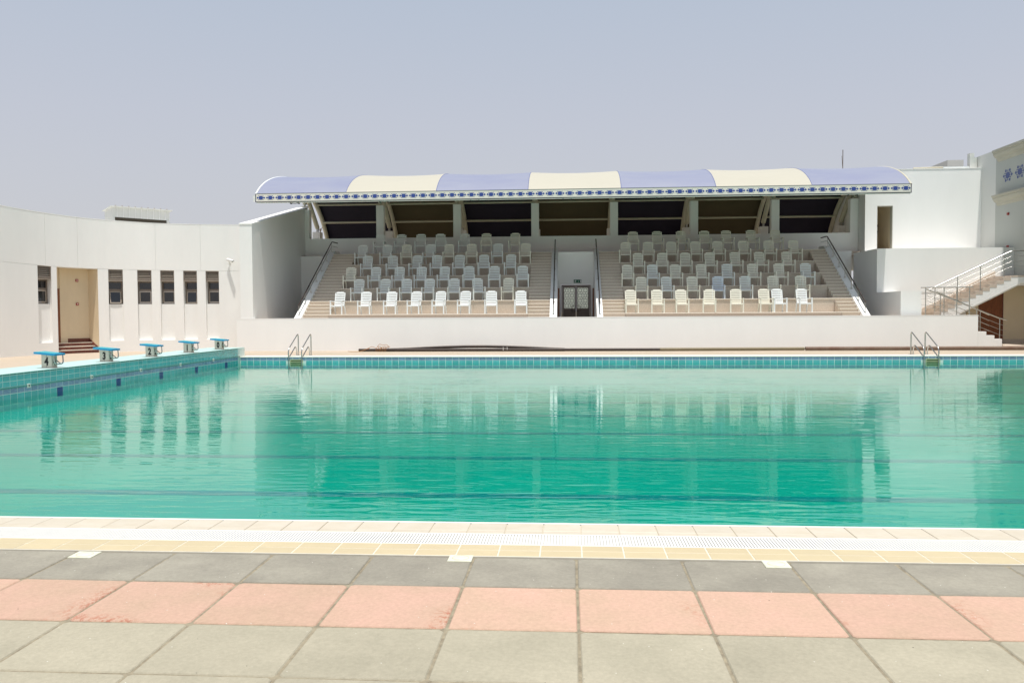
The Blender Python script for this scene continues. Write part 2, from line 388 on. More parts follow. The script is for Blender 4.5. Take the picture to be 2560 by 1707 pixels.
obj('edge_joint', MB().box(-9.8, 9.8, 6.9245, 6.9265, -.04, .0015), BLUET, cop)
gt = obj('overflow_channel', MB().box(-9.8, 9.8, 6.27, 6.60, -.12, -.009), mat('channel_grey', (.50, .495, .47), .8), kind='structure')
obj('grate_frame', MB().box(-9.8, 9.8, 6.27, 6.292, -.03, .006, .002).box(-9.8, 9.8, 6.584, 6.60, -.03, .004, .002), GRATE, gt)
sl = MB(); x = -7.0
while x < 7.0:
    sl.box(x, x+.0170, 6.292, 6.584, -.009, .0005); x += .0243
o = obj('grate_slats', sl, GRATE, gt); o['kind'] = 'stuff'

# ------------------------------------------------------------------ pool basin and water
WZ = -.26; FZ = WZ-.27
b = MB()
b.box(PX0-.3, PX1+.3, PY0-.3, PY1+.3, FZ-.2, FZ)
basin = obj('pool_floor', b, POOLB, kind='structure')
b = MB(); b.box(PX0, PX1, PY0-.2, PY0-.012, FZ, -.05); b.box(PX1+.01, PX1+.3, PY0, PY1, FZ, -.03)
obj('near_pool_walls', b, TURQ, kind='structure')
for yl in (7.64, 10.32, 13.0, 15.68, 18.36, 21.04, 23.76, 26.43, 29.12, 31.76):
    obj('lane_line', MB().box(PX0+1.6, PX1-1.6, yl-.12, yl+.12, FZ, FZ+.004), LANEB, basin)
wtr = MB(); nx, ny = 2, 2
wtr.add([(PX0+.002, PY0-.01, WZ), (PX1+.008, PY0-.01, WZ), (PX1+.008, PY1-.002, WZ), (PX0+.002, PY1-.002, WZ)], [(0, 1, 2, 3)])
obj('pool_water', wtr, WATER, kind='structure')

fw = obj('far_pool_wall', MB().box(PX0, PX1+.3, PY1+.006, PY1+.3, FZ-.2, -.022), GROUTP, kind='structure')
obj('coping_strip', MB().box(PX0-.05, PX1+.3, PY1-.014, PY1+.9, -.028, .006, .004).box(PX0-.05, PX1+.3, PY1+.9, PY1+1.0, -.08, -.004), COPING, fw)
def vt(name, w_, h_, m_, axis):
    mb = MB(); b_ = .004
    if axis == 'y': mb.add([(-w_/2, 0, -h_/2), (w_/2, 0, -h_/2), (w_/2, 0, h_/2), (-w_/2, 0, h_/2), (-w_/2+b_, -.006, -h_/2+b_), (w_/2-b_, -.006, -h_/2+b_), (w_/2-b_, -.006, h_/2-b_), (-w_/2+b_, -.006, h_/2-b_)],
                           [(0, 1, 5, 4), (1, 2, 6, 5), (2, 3, 7, 6), (3, 0, 4, 7), (4, 5, 6, 7), (3, 2, 1, 0)])
    else: mb.add([(0, -w_/2, -h_/2), (0, w_/2, -h_/2), (0, w_/2, h_/2), (0, -w_/2, h_/2), (.006, -w_/2+b_, -h_/2+b_), (.006, w_/2-b_, -h_/2+b_), (.006, w_/2-b_, h_/2-b_), (.006, -w_/2+b_, h_/2-b_)],
                [(0, 1, 5, 4), (1, 2, 6, 5), (2, 3, 7, 6), (3, 0, 4, 7), (4, 5, 6, 7), (3, 2, 1, 0)])
    me = mb.mesh(name, m_); fix(me); return me
fa = vt('blue_tile', .254, .122, BLUET, 'y'); fb = vt('turquoise_tile', .254, .262, TURQ, 'y')
n = int((PX1-PX0)/.274)
SKX = (-11.13, 14.08)
for i in range(n):
    x = PX0+.16+.274*i
    if any(abs(x-s_) < .3 for s_ in SKX):
        inst('blue_tile', fa, fw, (x, PY1+.006, -.0865)); continue
    inst('blue_tile', fa, fw, (x, PY1+.006, -.0865)); inst('turquoise_tile', fb, fw, (x, PY1+.006, -.295))
# skimmer boxes under the ladders
for i, (sxp, lb) in enumerate(zip(SKX, ('cream skimmer opening in far pool wall below the left ladder', 'cream skimmer opening in far pool wall below the right ladder'))):
    t = thing('pool_skimmer', lb, 'skimmer', (sxp, PY1, -.3), group='skimmers in the far pool wall')
    fr_ = MB(); X0, X1 = sxp-.27, sxp+.27
    fr_.box(X0, X1, PY1-.03, PY1+.006, -.135, -.105); fr_.box(X0, X0+.03, PY1-.03, PY1+.006, -.36, -.135); fr_.box(X1-.03, X1, PY1-.03, PY1+.006, -.36, -.135)
    obj('frame', fr_, SKIM, t)
    obj('opening', MB().box(X0+.03, X1-.03, PY1+.0, PY1+.005, -.36, -.135), mat('skimmer_inside', (.20, .25, .12), .7), t)
    obj('flap', MB().box(X0+.03, X1-.03, PY1-.035, PY1-.004, -.232, -.205), SKIM, t)

# ------------------------------------------------------------------ start platform (left end)
PT = .37; YN, YF = 5.5, 33.5
pf = obj('start_platform', MB().box(-14.95, PX0-.008, YN, YF, -.8, PT-.012), GROUTP, kind='structure')
obj('platform_paving', MB().box(-14.95, PX0+.004, YN, YF, PT-.012, PT, .004), PALE, pf)
obj('platform_end', MB().box(-14.94, PX0-.003, YF, YF+.012, -.05, PT-.02), COPING, pf)
TR = [('turquoise_bullnose', .345, .052, TURQ_B), ('turquoise_tile', .247, .130, TURQ), ('turquoise_tile', .109, .130, TURQ), ('blue_tile', -.062, .125, BLUET), ('turquoise_tile', -.258, .246, TURQ)]
Y = 17.86
mes = [vt(nm, .241, h_-.006, m_, 'x') for nm, zc, h_, m_ in TR]
lane_y = [21.04, 23.76, 26.43, 29.12, 31.76]
me_l = vt('lane_marker_tile', .247, .243, LANEM, 'x')
k = 0
while Y < 32.85:
    for (nm, zc, h_, m_), me in zip(TR, mes):
        if zc < -.2 and any(abs(Y-l) < .13 for l in lane_y): inst('lane_marker_tile', me_l, pf, (PX0-.008, Y, zc)); continue
        inst(nm, me, pf, (PX0-.008, Y, zc))
    Y += .26
mb = MB(); y = 17.73-.26*47
rest = {TURQ: MB(), BLUET: MB(), TURQ_B: MB()}
Y = 17.86-.26
while Y > YN+.2:
    for nm, zc, h_, m_ in TR: rest[m_].box(PX0-.008, PX0-.002, Y-.1235, Y+.1235, zc-h_/2, zc+h_/2)
    Y -= .26
for m_, nm in ((TURQ, 'turquoise_tiles'), (BLUET, 'blue_tiles'), (TURQ_B, 'bullnose_tiles')):
    o = obj(nm, rest[m_], m_, pf); o['kind'] = 'stuff'
obj('ledge_strip', MB().box(PX0-.006, PX0+.014, YN, 32.99, .004, .040, .004), TURQ_B, pf)
for i, y in enumerate((19.69, 22.42, 25.11, 27.78, 30.45, 32.9)):
    f_ = obj('inlet_fitting', MB().box(PX0, PX0+.024, y-.055, y+.055, -.035, .065, .003), COPING, pf)
    obj('inlet_hole', MB().tube([(PX0+.02, y, .015), (PX0+.028, y, .015)], .024, 10), BLACK, f_)

# starting blocks
def make_block(num, x, y, label):
    t = thing('starting_block', label, 'starting block', (x, y, PT), group='starting blocks on the pool end platform')
    B = lambda: MB()
    # local, centred: board runs in x, numbers on -y and +x faces
    bo = B().box(-.17, .11, -.12, .12, .008, .385)
    bd = obj('body', bo, STEELB, t, world=False)
    obj('base_plate', B().box(-.24, .24, -.2, .2, 0, .008), STEEL, t, world=False)
    obj('seam', B().box(-.034, -.026, -.1215, -.12, .01, .38), mat('seam_grey', (.2, .19, .17), .6), bd, world=False)
    top = B(); sl_ = .09
    def zt(x_): return .43-(x_+.34)*sl_
    vs = []
    for x_, y_ in ((-.31, -.23), (.27, -.23), (.27, .23), (-.31, .23)): vs.append((x_, y_, zt(x_)-.045))
    for x_, y_ in ((-.31, -.23), (.27, -.23), (.27, .23), (-.31, .23)): vs.append((x_, y_, zt(x_)+.004))
    top.add(vs, [(3, 2, 1, 0), (4, 5, 6, 7), (0, 1, 5, 4), (1, 2, 6, 5), (2, 3, 7, 6), (3, 0, 4, 7)])
    obj('board', top, BLUEB, t, world=False)
    obj('board_grip', B().prism([(-.30, zt(-.30)+.004), (.20, zt(.2)+.004), (.20, zt(.2)+.008), (-.30, zt(-.30)+.008)], 'y', -.22, .22), mat('board_grip_teal', (.05, .36, .42), .7, bump=.003, bscale=120), t, world=False)
    hp = roundpath([(.22, -.19, .36), (.24, -.19, .10), (.24, .19, .10), (.22, .19, .36)], .1, 5)
    obj('handle', B().tube(hp, .017, 8), STEEL, t, world=False)
    hp = roundpath([(.15, -.09, .14), (.25, -.09, .12)], .1, 3)
    for yy in (-.08, .08): obj('handle_bracket', B().tube([(.11, yy, .2), (.24, yy, .10)], .013, 6), STEEL, t, world=False)
    me = text_mesh(str(num), .29, BLACK, .003, .72, .012)
    o = bpy.data.objects.new('number', me); C.objects.link(o); o.parent = t; o.location = (-.03, -.1235, .165); o.rotation_euler = (PI/2, 0, 0)
    o2 = bpy.data.objects.new('number', me); C.objects.link(o2); o2.parent = t; o2.location = (.1125, .0, .165); o2.rotation_euler = (PI/2, 0, PI/2)
for num, y, lab in ((4, 21.04, 'starting block marked with black figure four, nearest and leftmost of the row'), (3, 23.76, 'starting block marked with black figure three, second from the left'), (2, 26.43, 'starting block marked with black figure two, middle of the row'),
                    (1, 29.12, 'starting block marked with black figure one, second from the far corner'), (0, 31.76, 'starting block marked with black figure zero, farthest, by the pool corner')):
    make_block(num, -13.79, y, lab)

# ladders
def ladder(xc, label):
    t = thing('pool_ladder', label, 'pool ladder', (xc, 33.6, 0), group='pool ladders on the far side')
    for s_ in (-.275, .275):
        x = xc+s_
        p = roundpath([(x, 34.2, .004), (x, 34.2, .93), (x, 33.0, .33), (x, 32.93, .12), (x, 33.02, -.03), (x, 33.85, .40), (x, 33.98, .20), (x, 33.98, .004)], .16, 6)
        obj('side_rail', MB().tube(p, .024, 10), STEEL, t)
        obj('base_flange', MB().tube([(x, 34.2, .004), (x, 34.2, .018)], .05, 12), STEEL, t)
        obj('rail_leg', MB().tube([(x, 32.95, .12), (x, 32.95, -.65)], .022, 8), STEEL, t)
    for z in (-.33, -.55):
        obj('rung', MB().box(xc-.27, xc+.27, 32.90, 32.98, z, z+.03), STEEL, t)
ladder(-11.17, 'stainless steel pool ladder on the left, near the numbered starting blocks')
ladder(14.01, 'stainless steel pool ladder on the right, near the outdoor staircase')

# ------------------------------------------------------------------ curved white building (left)
pts = [(-23.9, 25.5), (-23.95, 29.5), (-23.61, 32.7), (-22.94, 35.1), (-21.88, 36.85), (-20.5, 37.85), (-18.66, 38.42), (-15.5, 38.8)]
P = [(2*pts[0][0]-pts[1][0], 2*pts[0][1]-pts[1][1])]+pts+[(2*pts[-1][0]-pts[-2][0], 2*pts[-1][1]-pts[-2][1])]
cur = []
for i in range(1, len(P)-2):
    a, b, c, d = P[i-1:i+3]
    for q in range(40):
        t = q/40
        cur.append(tuple(.5*((2*b[j])+(-a[j]+c[j])*t+(2*a[j]-5*b[j]+4*c[j]-d[j])*t*t+(-a[j]+3*b[j]-3*c[j]+d[j])*t**3) for j in (0, 1)))
cur.append(pts[-1])
SS = [0]
for i in range(1, len(cur)): SS.append(SS[-1]+math.hypot(cur[i][0]-cur[i-1][0], cur[i][1]-cur[i-1][1]))
def cpos(s, n=0):
    s = max(0, min(SS[-1]-1e-6, s)); k = max(i for i in range(len(SS)-1) if SS[i] <= s)
    f = (s-SS[k])/(SS[k+1]-SS[k]); x = cur[k][0]*(1-f)+cur[k+1][0]*f; y = cur[k][1]*(1-f)+cur[k+1][1]*f
    k0, k1 = max(0, k-3), min(len(cur)-1, k+4); tx, ty = cur[k1][0]-cur[k0][0], cur[k1][1]-cur[k0][1]; l = math.hypot(tx, ty)
    tx /= l; ty /= l
    return x+ty*n, y-tx*n
def lerp(x, xs, ys):
    if x <= xs[0]: return ys[0]
    for i in range(1, len(xs)):
        if x <= xs[i]: return ys[i-1]+(ys[i]-ys[i-1])*(x-xs[i-1])/(xs[i]-xs[i-1])
    return ys[-1]
ztop = lambda s: lerp(s, [7.4, 9.6, 11, 12.5, 14.4, 16.5, 18.6], [6.34, 6.26, 6.21, 6.17, 6.1, 6.06, 6.04])
zj = lambda s: lerp(s, [7.3, 10, 12, 14, 17.6], [4.0, 3.91, 3.88, 3.865, 3.82])
def cwall(mb, s0, s1, z0, z1, n0, n1, step=.25):
    k = max(1, int(math.ceil((s1-s0)/step))); vs = []; fs = []
    fz0 = z0 if callable(z0) else (lambda s: z0); fz1 = z1 if callable(z1) else (lambda s: z1)
    for i in range(k+1):
        s = s0+(s1-s0)*i/k; p0 = cpos(s, n0); p1 = cpos(s, n1)
        vs += [(*p0, fz0(s)), (*p1, fz0(s)), (*p1, fz1(s)), (*p0, fz1(s))]
    for i in range(k):
        a = 4*i; fs += [(a+j, a+(j+1) % 4, a+4+(j+1) % 4, a+4+j) for j in range(4)]
    fs += [(3, 2, 1, 0), (4*k, 4*k+1, 4*k+2, 4*k+3)]
    mb.add(vs, fs); return mb
lb = thing('curved_building', 'white curved single storey building with narrow windows left of the pool', 'building', (-20, 36, 0))
W = [(9.15, 9.80), (12.33, 12.95), (13.57, 14.19), (14.58, 15.21), (15.63, 16.27), (16.68, 17.31)]
DR = (10.05, 11.88)
edges = [0.0]+[v for w_ in sorted(W+[DR]) for v in w_]+[SS[-1]]
mb = MB()
for i in range(0, len(edges), 2): cwall(mb, edges[i], edges[i+1], 0, lambda s: zj(s)-.008, -.55, 0)
for s0, s1 in W:
    cwall(mb, s0, s1, 0, .53, -.55, -.0); cwall(mb, s0, s1, .53, 2.25, -.55, -.17)
cwall(mb, 0, SS[-1], lambda s: zj(s)-.008, lambda s: ztop(s)-.03, -.55, -.02)
obj('wall', mb, WHITE2, lb)
vj = [0, 9.54, 11.02, 14.39, 16.46, SS[-1]]
for i in range(5):
    obj('wall_panel', cwall(MB(), vj[i]+(.004 if i else 0), vj[i+1]-(.004 if i < 4 else 0), lambda s: zj(s)+.008, lambda s: ztop(s)-.03, -.02, .0), WHITE2, lb)
obj('parapet_cap', cwall(MB(), 0, SS[-1], lambda s: ztop(s)-.03, lambda s: ztop(s), -.57, .006), WHITE, lb)
obj('roof', MB().box(-33, -15.6, 39.4, 45.2, 5.2, 5.4), WHITE2, lb)
# windows
def lbox(mb, s0, s1, n0, n1, z0, z1): return cwall(mb, s0, s1, z0, z1, n0, n1, 2.0)
for wi, (s0, s1) in enumerate(W):
    wn = obj('window_frame', MB(), FRAMEC, lb) if False else None
    zt_ = zj((s0+s1)/2)-.01
    a, b = s0+.005, s1-.005
    lv = MB(); lbox(lv, a, a+.05, -.14, -.03, 3.36, zt_); lbox(lv, b-.05, b, -.14, -.03, 3.36, zt_)
    lbox(lv, a+.05, b-.05, -.14, -.03, zt_-.07, zt_); lbox(lv, a+.05, b-.05, -.14, -.03, 3.36, 3.43)
    lo = obj('louvre', lv, FRAMEC, lb)
    obj('louvre_backing', lbox(MB(), a+.05, b-.05, -.16, -.141, 3.36, zt_), FRAMEC, lo)
    nsl = 5; hh = (zt_-.07-3.43)/nsl
    for q in range(nsl):
        z = 3.43+hh*q; ms = MB()
        p = [cpos(a+.05, -.045), cpos(b-.05, -.045), cpos(b-.05, -.12), cpos(a+.05, -.12)]
        ms.add([(*p[0], z+.008), (*p[1], z+.008), (*p[2], z+hh*.8), (*p[3], z+hh*.8), (*p[0], z+.02), (*p[1], z+.02), (*p[2], z+hh*.8+.012), (*p[3], z+hh*.8+.012)],
               [(3, 2, 1, 0), (4, 5, 6, 7), (0, 1, 5, 4), (1, 2, 6, 5), (2, 3, 7, 6), (3, 0, 4, 7)])
        obj('slat', ms, FRAMEL, lo)
    obj('sill_trim', lbox(MB(), a, b, -.33, -.02, 3.325, 3.355), FRAMEL, lb)
    wf = MB(); n0, n1 = -.40, -.30
    lbox(wf, a, a+.06, n0, n1, 2.25, 3.325); lbox(wf, b-.06, b, n0, n1, 2.25, 3.325)
    lbox(wf, a+.06, b-.06, n0, n1, 2.25, 2.31); lbox(wf, a+.06, b-.06, n0, n1, 3.265, 3.325); lbox(wf, a+.06, b-.06, n0, n1, 2.86, 2.96)
    wo = obj('window', wf, FRAMEC, lb)
    obj('pane', lbox(MB(), a+.06, b-.06, -.36, -.35, 2.96, 3.265), GLASS, wo)
    if wi in (1, 4):                          # top-hung sash tilted open
        out_ = .16 if wi == 1 else .07
        p0, p1 = cpos(a+.07, -.31), cpos(b-.07, -.31); q0, q1 = cpos(a+.07, -.31+out_), cpos(b-.07, -.31+out_)
        def slab(mb, u0, u1, v0, v1, th=.02):
            def pt(u, v, off):
                x = (p0[0]*(1-u)+p1[0]*u)*v+(q0[0]*(1-u)+q1[0]*u)*(1-v); y = (p0[1]*(1-u)+p1[1]*u)*v+(q0[1]*(1-u)+q1[1]*u)*(1-v)
                nx_, ny_ = cpos(a, 1)[0]-cpos(a, 0)[0], cpos(a, 1)[1]-cpos(a, 0)[1]
                return (x+nx_*off, y+ny_*off, 2.29+.56*v)
            vs = [pt(u0, v0, 0), pt(u1, v0, 0), pt(u1, v1, 0), pt(u0, v1, 0), pt(u0, v0, th), pt(u1, v0, th), pt(u1, v1, th), pt(u0, v1, th)]
            mb.add(vs, [(3, 2, 1, 0), (4, 5, 6, 7), (0, 1, 5, 4), (1, 2, 6, 5), (2, 3, 7, 6), (3, 0, 4, 7)]); return mb
        sf = MB(); slab(sf, 0, .09, 0, 1); slab(sf, .91, 1, 0, 1); slab(sf, .09, .91, 0, .08); slab(sf, .09, .91, .92, 1)
        so_ = obj('sash', sf, FRAMEL, wo); obj('sash_pane', slab(MB(), .09, .91, .08, .92, .008), GLASS, so_)
        obj('pane', lbox(MB(), a+.06, b-.06, -.42, -.405, 2.31, 2.86), mat('room_shade', (.02, .018, .018), .8), wo)  # dark sheet painted for the unlit room behind the open sash
    else:
        sf = MB(); lbox(sf, a+.07, a+.10, -.31, -.285, 2.32, 2.85); lbox(sf, b-.10, b-.07, -.31, -.285, 2.32, 2.85); lbox(sf, a+.10, b-.10, -.31, -.285, 2.32, 2.36); lbox(sf, a+.10, b-.10, -.31, -.285, 2.81, 2.85)
        so_ = obj('sash', sf, FRAMEL, wo); obj('sash_pane', lbox(MB(), a+.10, b-.10, -.33, -.31, 2.36, 2.81), GLASS, so_)
# entrance recess
s0, s1 = DR
al = MB(); cwall(al, s0-.1, s1+.1, 0, 3.95, -1.0, -.78); cwall(al, s0-.1, s1+.1, 3.9, 4.0, -.78, -.551); cwall(al, s0-.1, s0, 0, 3.9, -.78, -.551)
rec = obj('entrance_recess', al, CREAM, lb)
obj('splayed_wall', MB().prism([cpos(s1-.001, -.012), cpos(s1-.001, -.779), cpos(s1-.17, -.779)], 'z', 0, 3.87), CREAM, lb)
obj('recess_lining', cwall(MB(), s0, s0+.004, 0, lambda s: zj(s)-.01, -.55, -.012), CREAM, lb)
obj('recess_column', cwall(MB(), s0+.515, s0+.80, .48, 3.895, -.779, -.74), CREAM, lb)
obj('brown_door', cwall(MB(), s0+.06, s0+.51, .48, 2.95, -.779, -.73), BROWN, lb)
for i in range(3):
    z = .16*i; e_ = s1-.022-.055*i
    st = obj('step', cwall(MB(), s0+.006, e_, z, z+.13, -.778, -.08-.23*i), MAROON, lb)
    obj('step_tread', cwall(MB(), s0+.006, e_, z+.13, z+.16, -.778, -.05-.23*i), TREAD, st)
obj('skirting', cwall(MB(), s0+.80, s1-.16, .481, .66, -.779, -.755), MAROON, lb)
q0, q1 = cpos(s1-.012, -.05), cpos(s1-.172, -.775); q2, q3 = cpos(s1-.032, -.05), cpos(s1-.192, -.775)
obj('sloped_skirting', MB(), MAROON, lb) if False else None
sk_ = MB(); sk_.add([(*q0, .0), (*q1, .48), (*q3, .48), (*q2, .0), (*q0, .26), (*q1, .66), (*q3, .66), (*q2, .26)], [(3, 2, 1, 0), (4, 5, 6, 7), (0, 1, 5, 4), (1, 2, 6, 5), (2, 3, 7, 6), (3, 0, 4, 7)])
obj('sloped_skirting', sk_, MAROON, lb)
for z in (3.35, 2.25):
    x, y = cpos(s0+1.22, -.775); ao = thing('fire_alarm_box', 'small red alarm box, %s of the two on the recess back wall' % ('upper' if z > 3 else 'lower'), 'alarm', (x, y, z), group='red alarm boxes in the left building entrance')
    nx_, ny_ = cpos(s0+1.22, 0); ang = math.atan2(ny_-y, nx_-x)+PI/2; ao.rotation_euler = (0, 0, ang)
    obj('housing', MB().box(-.055, .055, -.045, .0, -.06, .06, .005), RED, ao, world=False)
    obj('button', MB().box(-.025, .025, -.052, -.045, -.02, .02), CAMW, ao, world=False)
# white pier between building and stand
sw = thing('stand_side_wall', 'tall white side wall with sloping top left of the grandstand', 'wall', (-15.2, 40, 0))
obj('wall', MB().prism([(38.08, 0), (46.5, 0), (46.5, 7.75), (39.24, 6.2), (38.08, 5.96)], 'x', -15.5, -14.9), WHITE, sw)
obj('wall_cap', MB().prism([(38.06, 5.962), (39.24, 6.202), (46.5, 7.752), (46.5, 7.81), (39.24, 6.26), (38.06, 6.02)], 'x', -15.52, -14.88), WHITE, sw)
# security camera on the curved wall
x, y = cpos(17.85, 0); x2, y2 = cpos(17.85, 1); ang = math.atan2(y2-y, x2-x)+PI/2
sc_ = thing('security_camera', 'white bullet security camera on a bracket on the curved white wall', 'security camera', (x, y, 4.25), ang)
obj('wall_plate', MB().box(-.05, .05, -.02, 0, -.06, .06), CAMW, sc_, world=False)
obj('arm', MB().tube([(0, -.02, -.02), (0, -.13, -.02), (.02, -.16, .03)], .022, 8), CAMW, sc_, world=False)
obj('housing', MB().tube([(-.08, -.12, .10), (.22, -.30, .02)], .055, 12), CAMW, sc_, world=False)
obj('hood', MB().tube([(-.10, -.11, .125), (.26, -.325, .035)], .05, 12), CAMW, sc_, world=False)
obj('lens', MB().tube([(.215, -.297, .022), (.235, -.309, .018)], .046, 12), BLACK, sc_, world=False)

# rooftop metal shed behind the curved wall
sh = thing('rooftop_shed', 'white ribbed metal shed on the roof behind the curved wall', 'shed', (-24.0, 42.0, 5.4), math.radians(46))
Ls = 3.1
obj('wall', MB().prism([(0.06, 1.50), (1.3, 1.50), (1.3, 1.93), (0.06, 2.02)], 'x', .06, Ls-.06), SHED, sh, world=False)
for i in range(9):
    obj('wall_rib', MB().box(.30+.31*i, .33+.31*i, .03, .06, 1.50, 2.0), CAMW, sh, world=False)
obj('roof', MB().prism([(-.12, 2.03), (1.42, 1.90), (1.42, 1.935), (-.12, 2.065)], 'x', -.05, Ls+.05), SHED, sh, world=False)
for i in range(9):
    obj('roof_rib', MB().tube([(.20+.33*i, -.14, 2.085), (.20+.33*i, 1.4, 1.95)], .024, 6), FRAMEL, sh, world=False)
obj('gap_shade', MB().box(.22, Ls-.25, .08, 1.2, 1.2, 1.50), mat('gap_shade_dark', (.06, .05, .035), .8), sh, world=False)  # solid dark box painting the shade in the gap under the shed
for x_ in (.08, Ls-.22): obj('leg', MB().box(x_, x_+.12, .04, 1.25, 0, 1.5), SHED, sh, world=False)
for dx_, dy_ in ((.22, .3), (.36, .55)): obj('vent_pipe', MB().tube(roundpath([(Ls-.05, dy_, 1.42), (Ls+dx_, dy_, 1.25), (Ls+dx_, dy_, 0)], .15), .028, 8), STEELB, sh, world=False)

# ------------------------------------------------------------------ long low white wall in front of the stand
WY = 38.07
fwl = thing('low_pool_wall', 'long low white wall between the pool deck and the grandstand', 'wall', (0, WY, 0))
obj('wall', MB().box(-15.7, 18.18, WY, WY+.25, 0, 1.51), WHITE, fwl)
obj('wall_top', MB().box(-15.7, 18.2, WY-.006, WY+.256, 1.51, 1.535), WHITE, fwl)

# ------------------------------------------------------------------ grandstand
Y0, DT, Z0, RZ = 38.75, 1.05, 1.71, .648
LX = (-11.45, -1.96); RX = (2.63, 12.45)
gs = thing('grandstand', 'beige stone grandstand of six seating tiers with four flights of steps', 'grandstand', (0, 41, 0))
for (xa, xb) in (LX, RX):
    for k in range(6):
        y = Y0+DT*k; z = Z0+RZ*k; ye = y+DT if k < 5 else 46.0
        t = obj('tier', MB().box(xa, xb, y, ye, z-.9, z-.045), STONE_D, gs)
        obj('tier_paving', MB().box(xa-.01, xb+.01, y-.035, ye-.036 if k < 5 else 46.0, z-.045, z, .006), TREAD, t)
    obj('front_step', MB().box(xa, xb, Y0-.3, Y0, 1.2, Z0-.165), STONE, gs)
# flights of steps
for (xa, xb) in ((-12.70, -11.462), (-1.948, -.90), (1.58, 2.618), (12.462, 13.30)):
    pf2 = [(38.5, .2)]
    for j in range(-1, 21):
        y = Y0+.2625*j; z = Z0+.162*j
        pf2 += [(y, z-.202+.0), (y, z-.04)] if j > -1 else [(38.5, z-.04)]
        pf2 += [(y+.2625, z-.04)] if j < 20 else [(45.99, z-.04), (45.99, .2)]
    cl_ = []
    for p_ in pf2:
        if not cl_ or (abs(p_[0]-cl_[-1][0]) > 1e-5 or abs(p_[1]-cl_[-1][1]) > 1e-5): cl_.append(p_)
    fl_ = obj('stair_flight', MB().prism(cl_, 'x', xa, xb), STONE_D, gs)
    for j in range(-1, 21):
        y = Y0+.2625*j; z = Z0+.162*j
        obj('step', MB().box(xa, xb, y-.03, (y+.261) if j < 20 else 46.0, z-.04, z, .004), TREAD, fl_)
# stringer walls
def ztopS(y): return 1.56+.6135*(y-38.42)
for (xa, xb) in ((-13.03, -12.70), (-.90, -.57), (1.31, 1.58), (13.30, 13.63)):
    obj('stringer_wall', MB().prism([(38.33, 0), (44.2 if abs(xa) < 2 else 45.2, 0), (44.2 if abs(xa) < 2 else 45.2, 5.15), (44.35, 5.15), (38.33, ztopS(38.33))] if abs(xa) > 2 else
                                    [(38.33, 0), (44.35, 0), (44.35, 5.15), (38.33, ztopS(38.33))], 'x', xa, xb), WHITE, gs)
# handrails on the stringers
def stair_rail(x, label, dxi):
    t = thing('stair_handrail', label, 'handrail', (x, 38.6, ztopS(38.6)), group='steel handrails on the grandstand stairs')
    top = 44.25
    for h, r, nm in ((.50, .028, 'handrail'), (.27, .014, 'lower_rail')):
        p = [(x, 38.55, ztopS(38.55)+h), (x, top, ztopS(top)+h), (x+dxi, top+.25, ztopS(top)+h-.06)]
        obj(nm, MB().tube(roundpath(p, .08), r, 8), DARKRAIL if h > .4 else STEEL, t)
    y = 38.6
    while y < 44.4:
        yy = min(y, top); z = ztopS(yy)
        obj('post', MB().tube([(x, yy, z-.01), (x, yy, z+.49)], .018, 8).tube([(x, yy, z-.01), (x, yy, z+.02)], .05, 10), STEEL, t)
        y += .93
stair_rail(-12.86, 'steel handrail on the white stringer at the far left of the stand', .25)
stair_rail(-.72, 'steel handrail on the white stringer just left of the entrance door', 0)
stair_rail(1.44, 'steel handrail on the white stringer just right of the entrance door', 0)
stair_rail(13.46, 'steel handrail on the white stringer at the far right of the stand', -.25)
# walls behind and below the landing
obj('landing_wall', MB().box(-14.9, -13.031, 45.2, 45.45, 0, 4.93), WHITE, gs); obj('landing_wall', MB().box(13.631, 15.03, 45.2, 45.45, 0, 4.93), WHITE, gs)
obj('door_wall', MB().box(-.569, 1.309, 44.0, 44.2, 3.22, 4.94).box(-.569, -.41, 44.0, 44.2, .9, 3.22).box(1.17, 1.309, 44.0, 44.2, .9, 3.22), WHITE, gs)
for bb in ((-14.9, -13.031, 45.452, 46, 4.7, 4.93), (-.568, 1.308, 44.202, 46, 4.7, 4.94), (13.631, 15.6, 45.452, 46, 4.7, 4.93)): obj('landing_slab', MB().box(*bb), STONE, gs)
for bb in ((-14.89, -13.032, 38.33, 45.19, .5, .9), (-.568, 1.308, 38.33, 44.6, .5, .9), (13.632, 15.02, 38.33, 45.19, .5, .9)): obj('passage_floor', MB().box(*bb), STONE, gs)
obj('back_wall', MB().box(-14.899, 15.63, 46, 46.4, 4.0, 5.97), WHITE, gs)
obj('left_corner_post', MB().box(-14.899, -14.65, 46, 46.4, 5.97, 7.62), WHITE, gs)
COLX = [-10.6+4.367*i for i in range(6)]+[15.42]
for i, x in enumerate(COLX): obj('column', MB().box(x-.21, x+.21, 46.0, 46.42, 5.97, 7.80), WHITE, gs)
# little dark doors low on the side walls
obj('service_door', MB().box(-14.55, -13.9, 45.16, 45.2, .9, 2.75), BROWN, gs)
obj('service_door', MB().box(14.15, 14.8, 45.16, 45.2, .9, 2.9), BROWN, gs)
obj('open_gate', MB().box(-.566, -.50, 43.0, 43.95, .9, 3.0), BROWN, gs)
obj('open_gate', MB().box(1.25, 1.306, 43.3, 43.95, .9, 3.0), BROWN, gs)
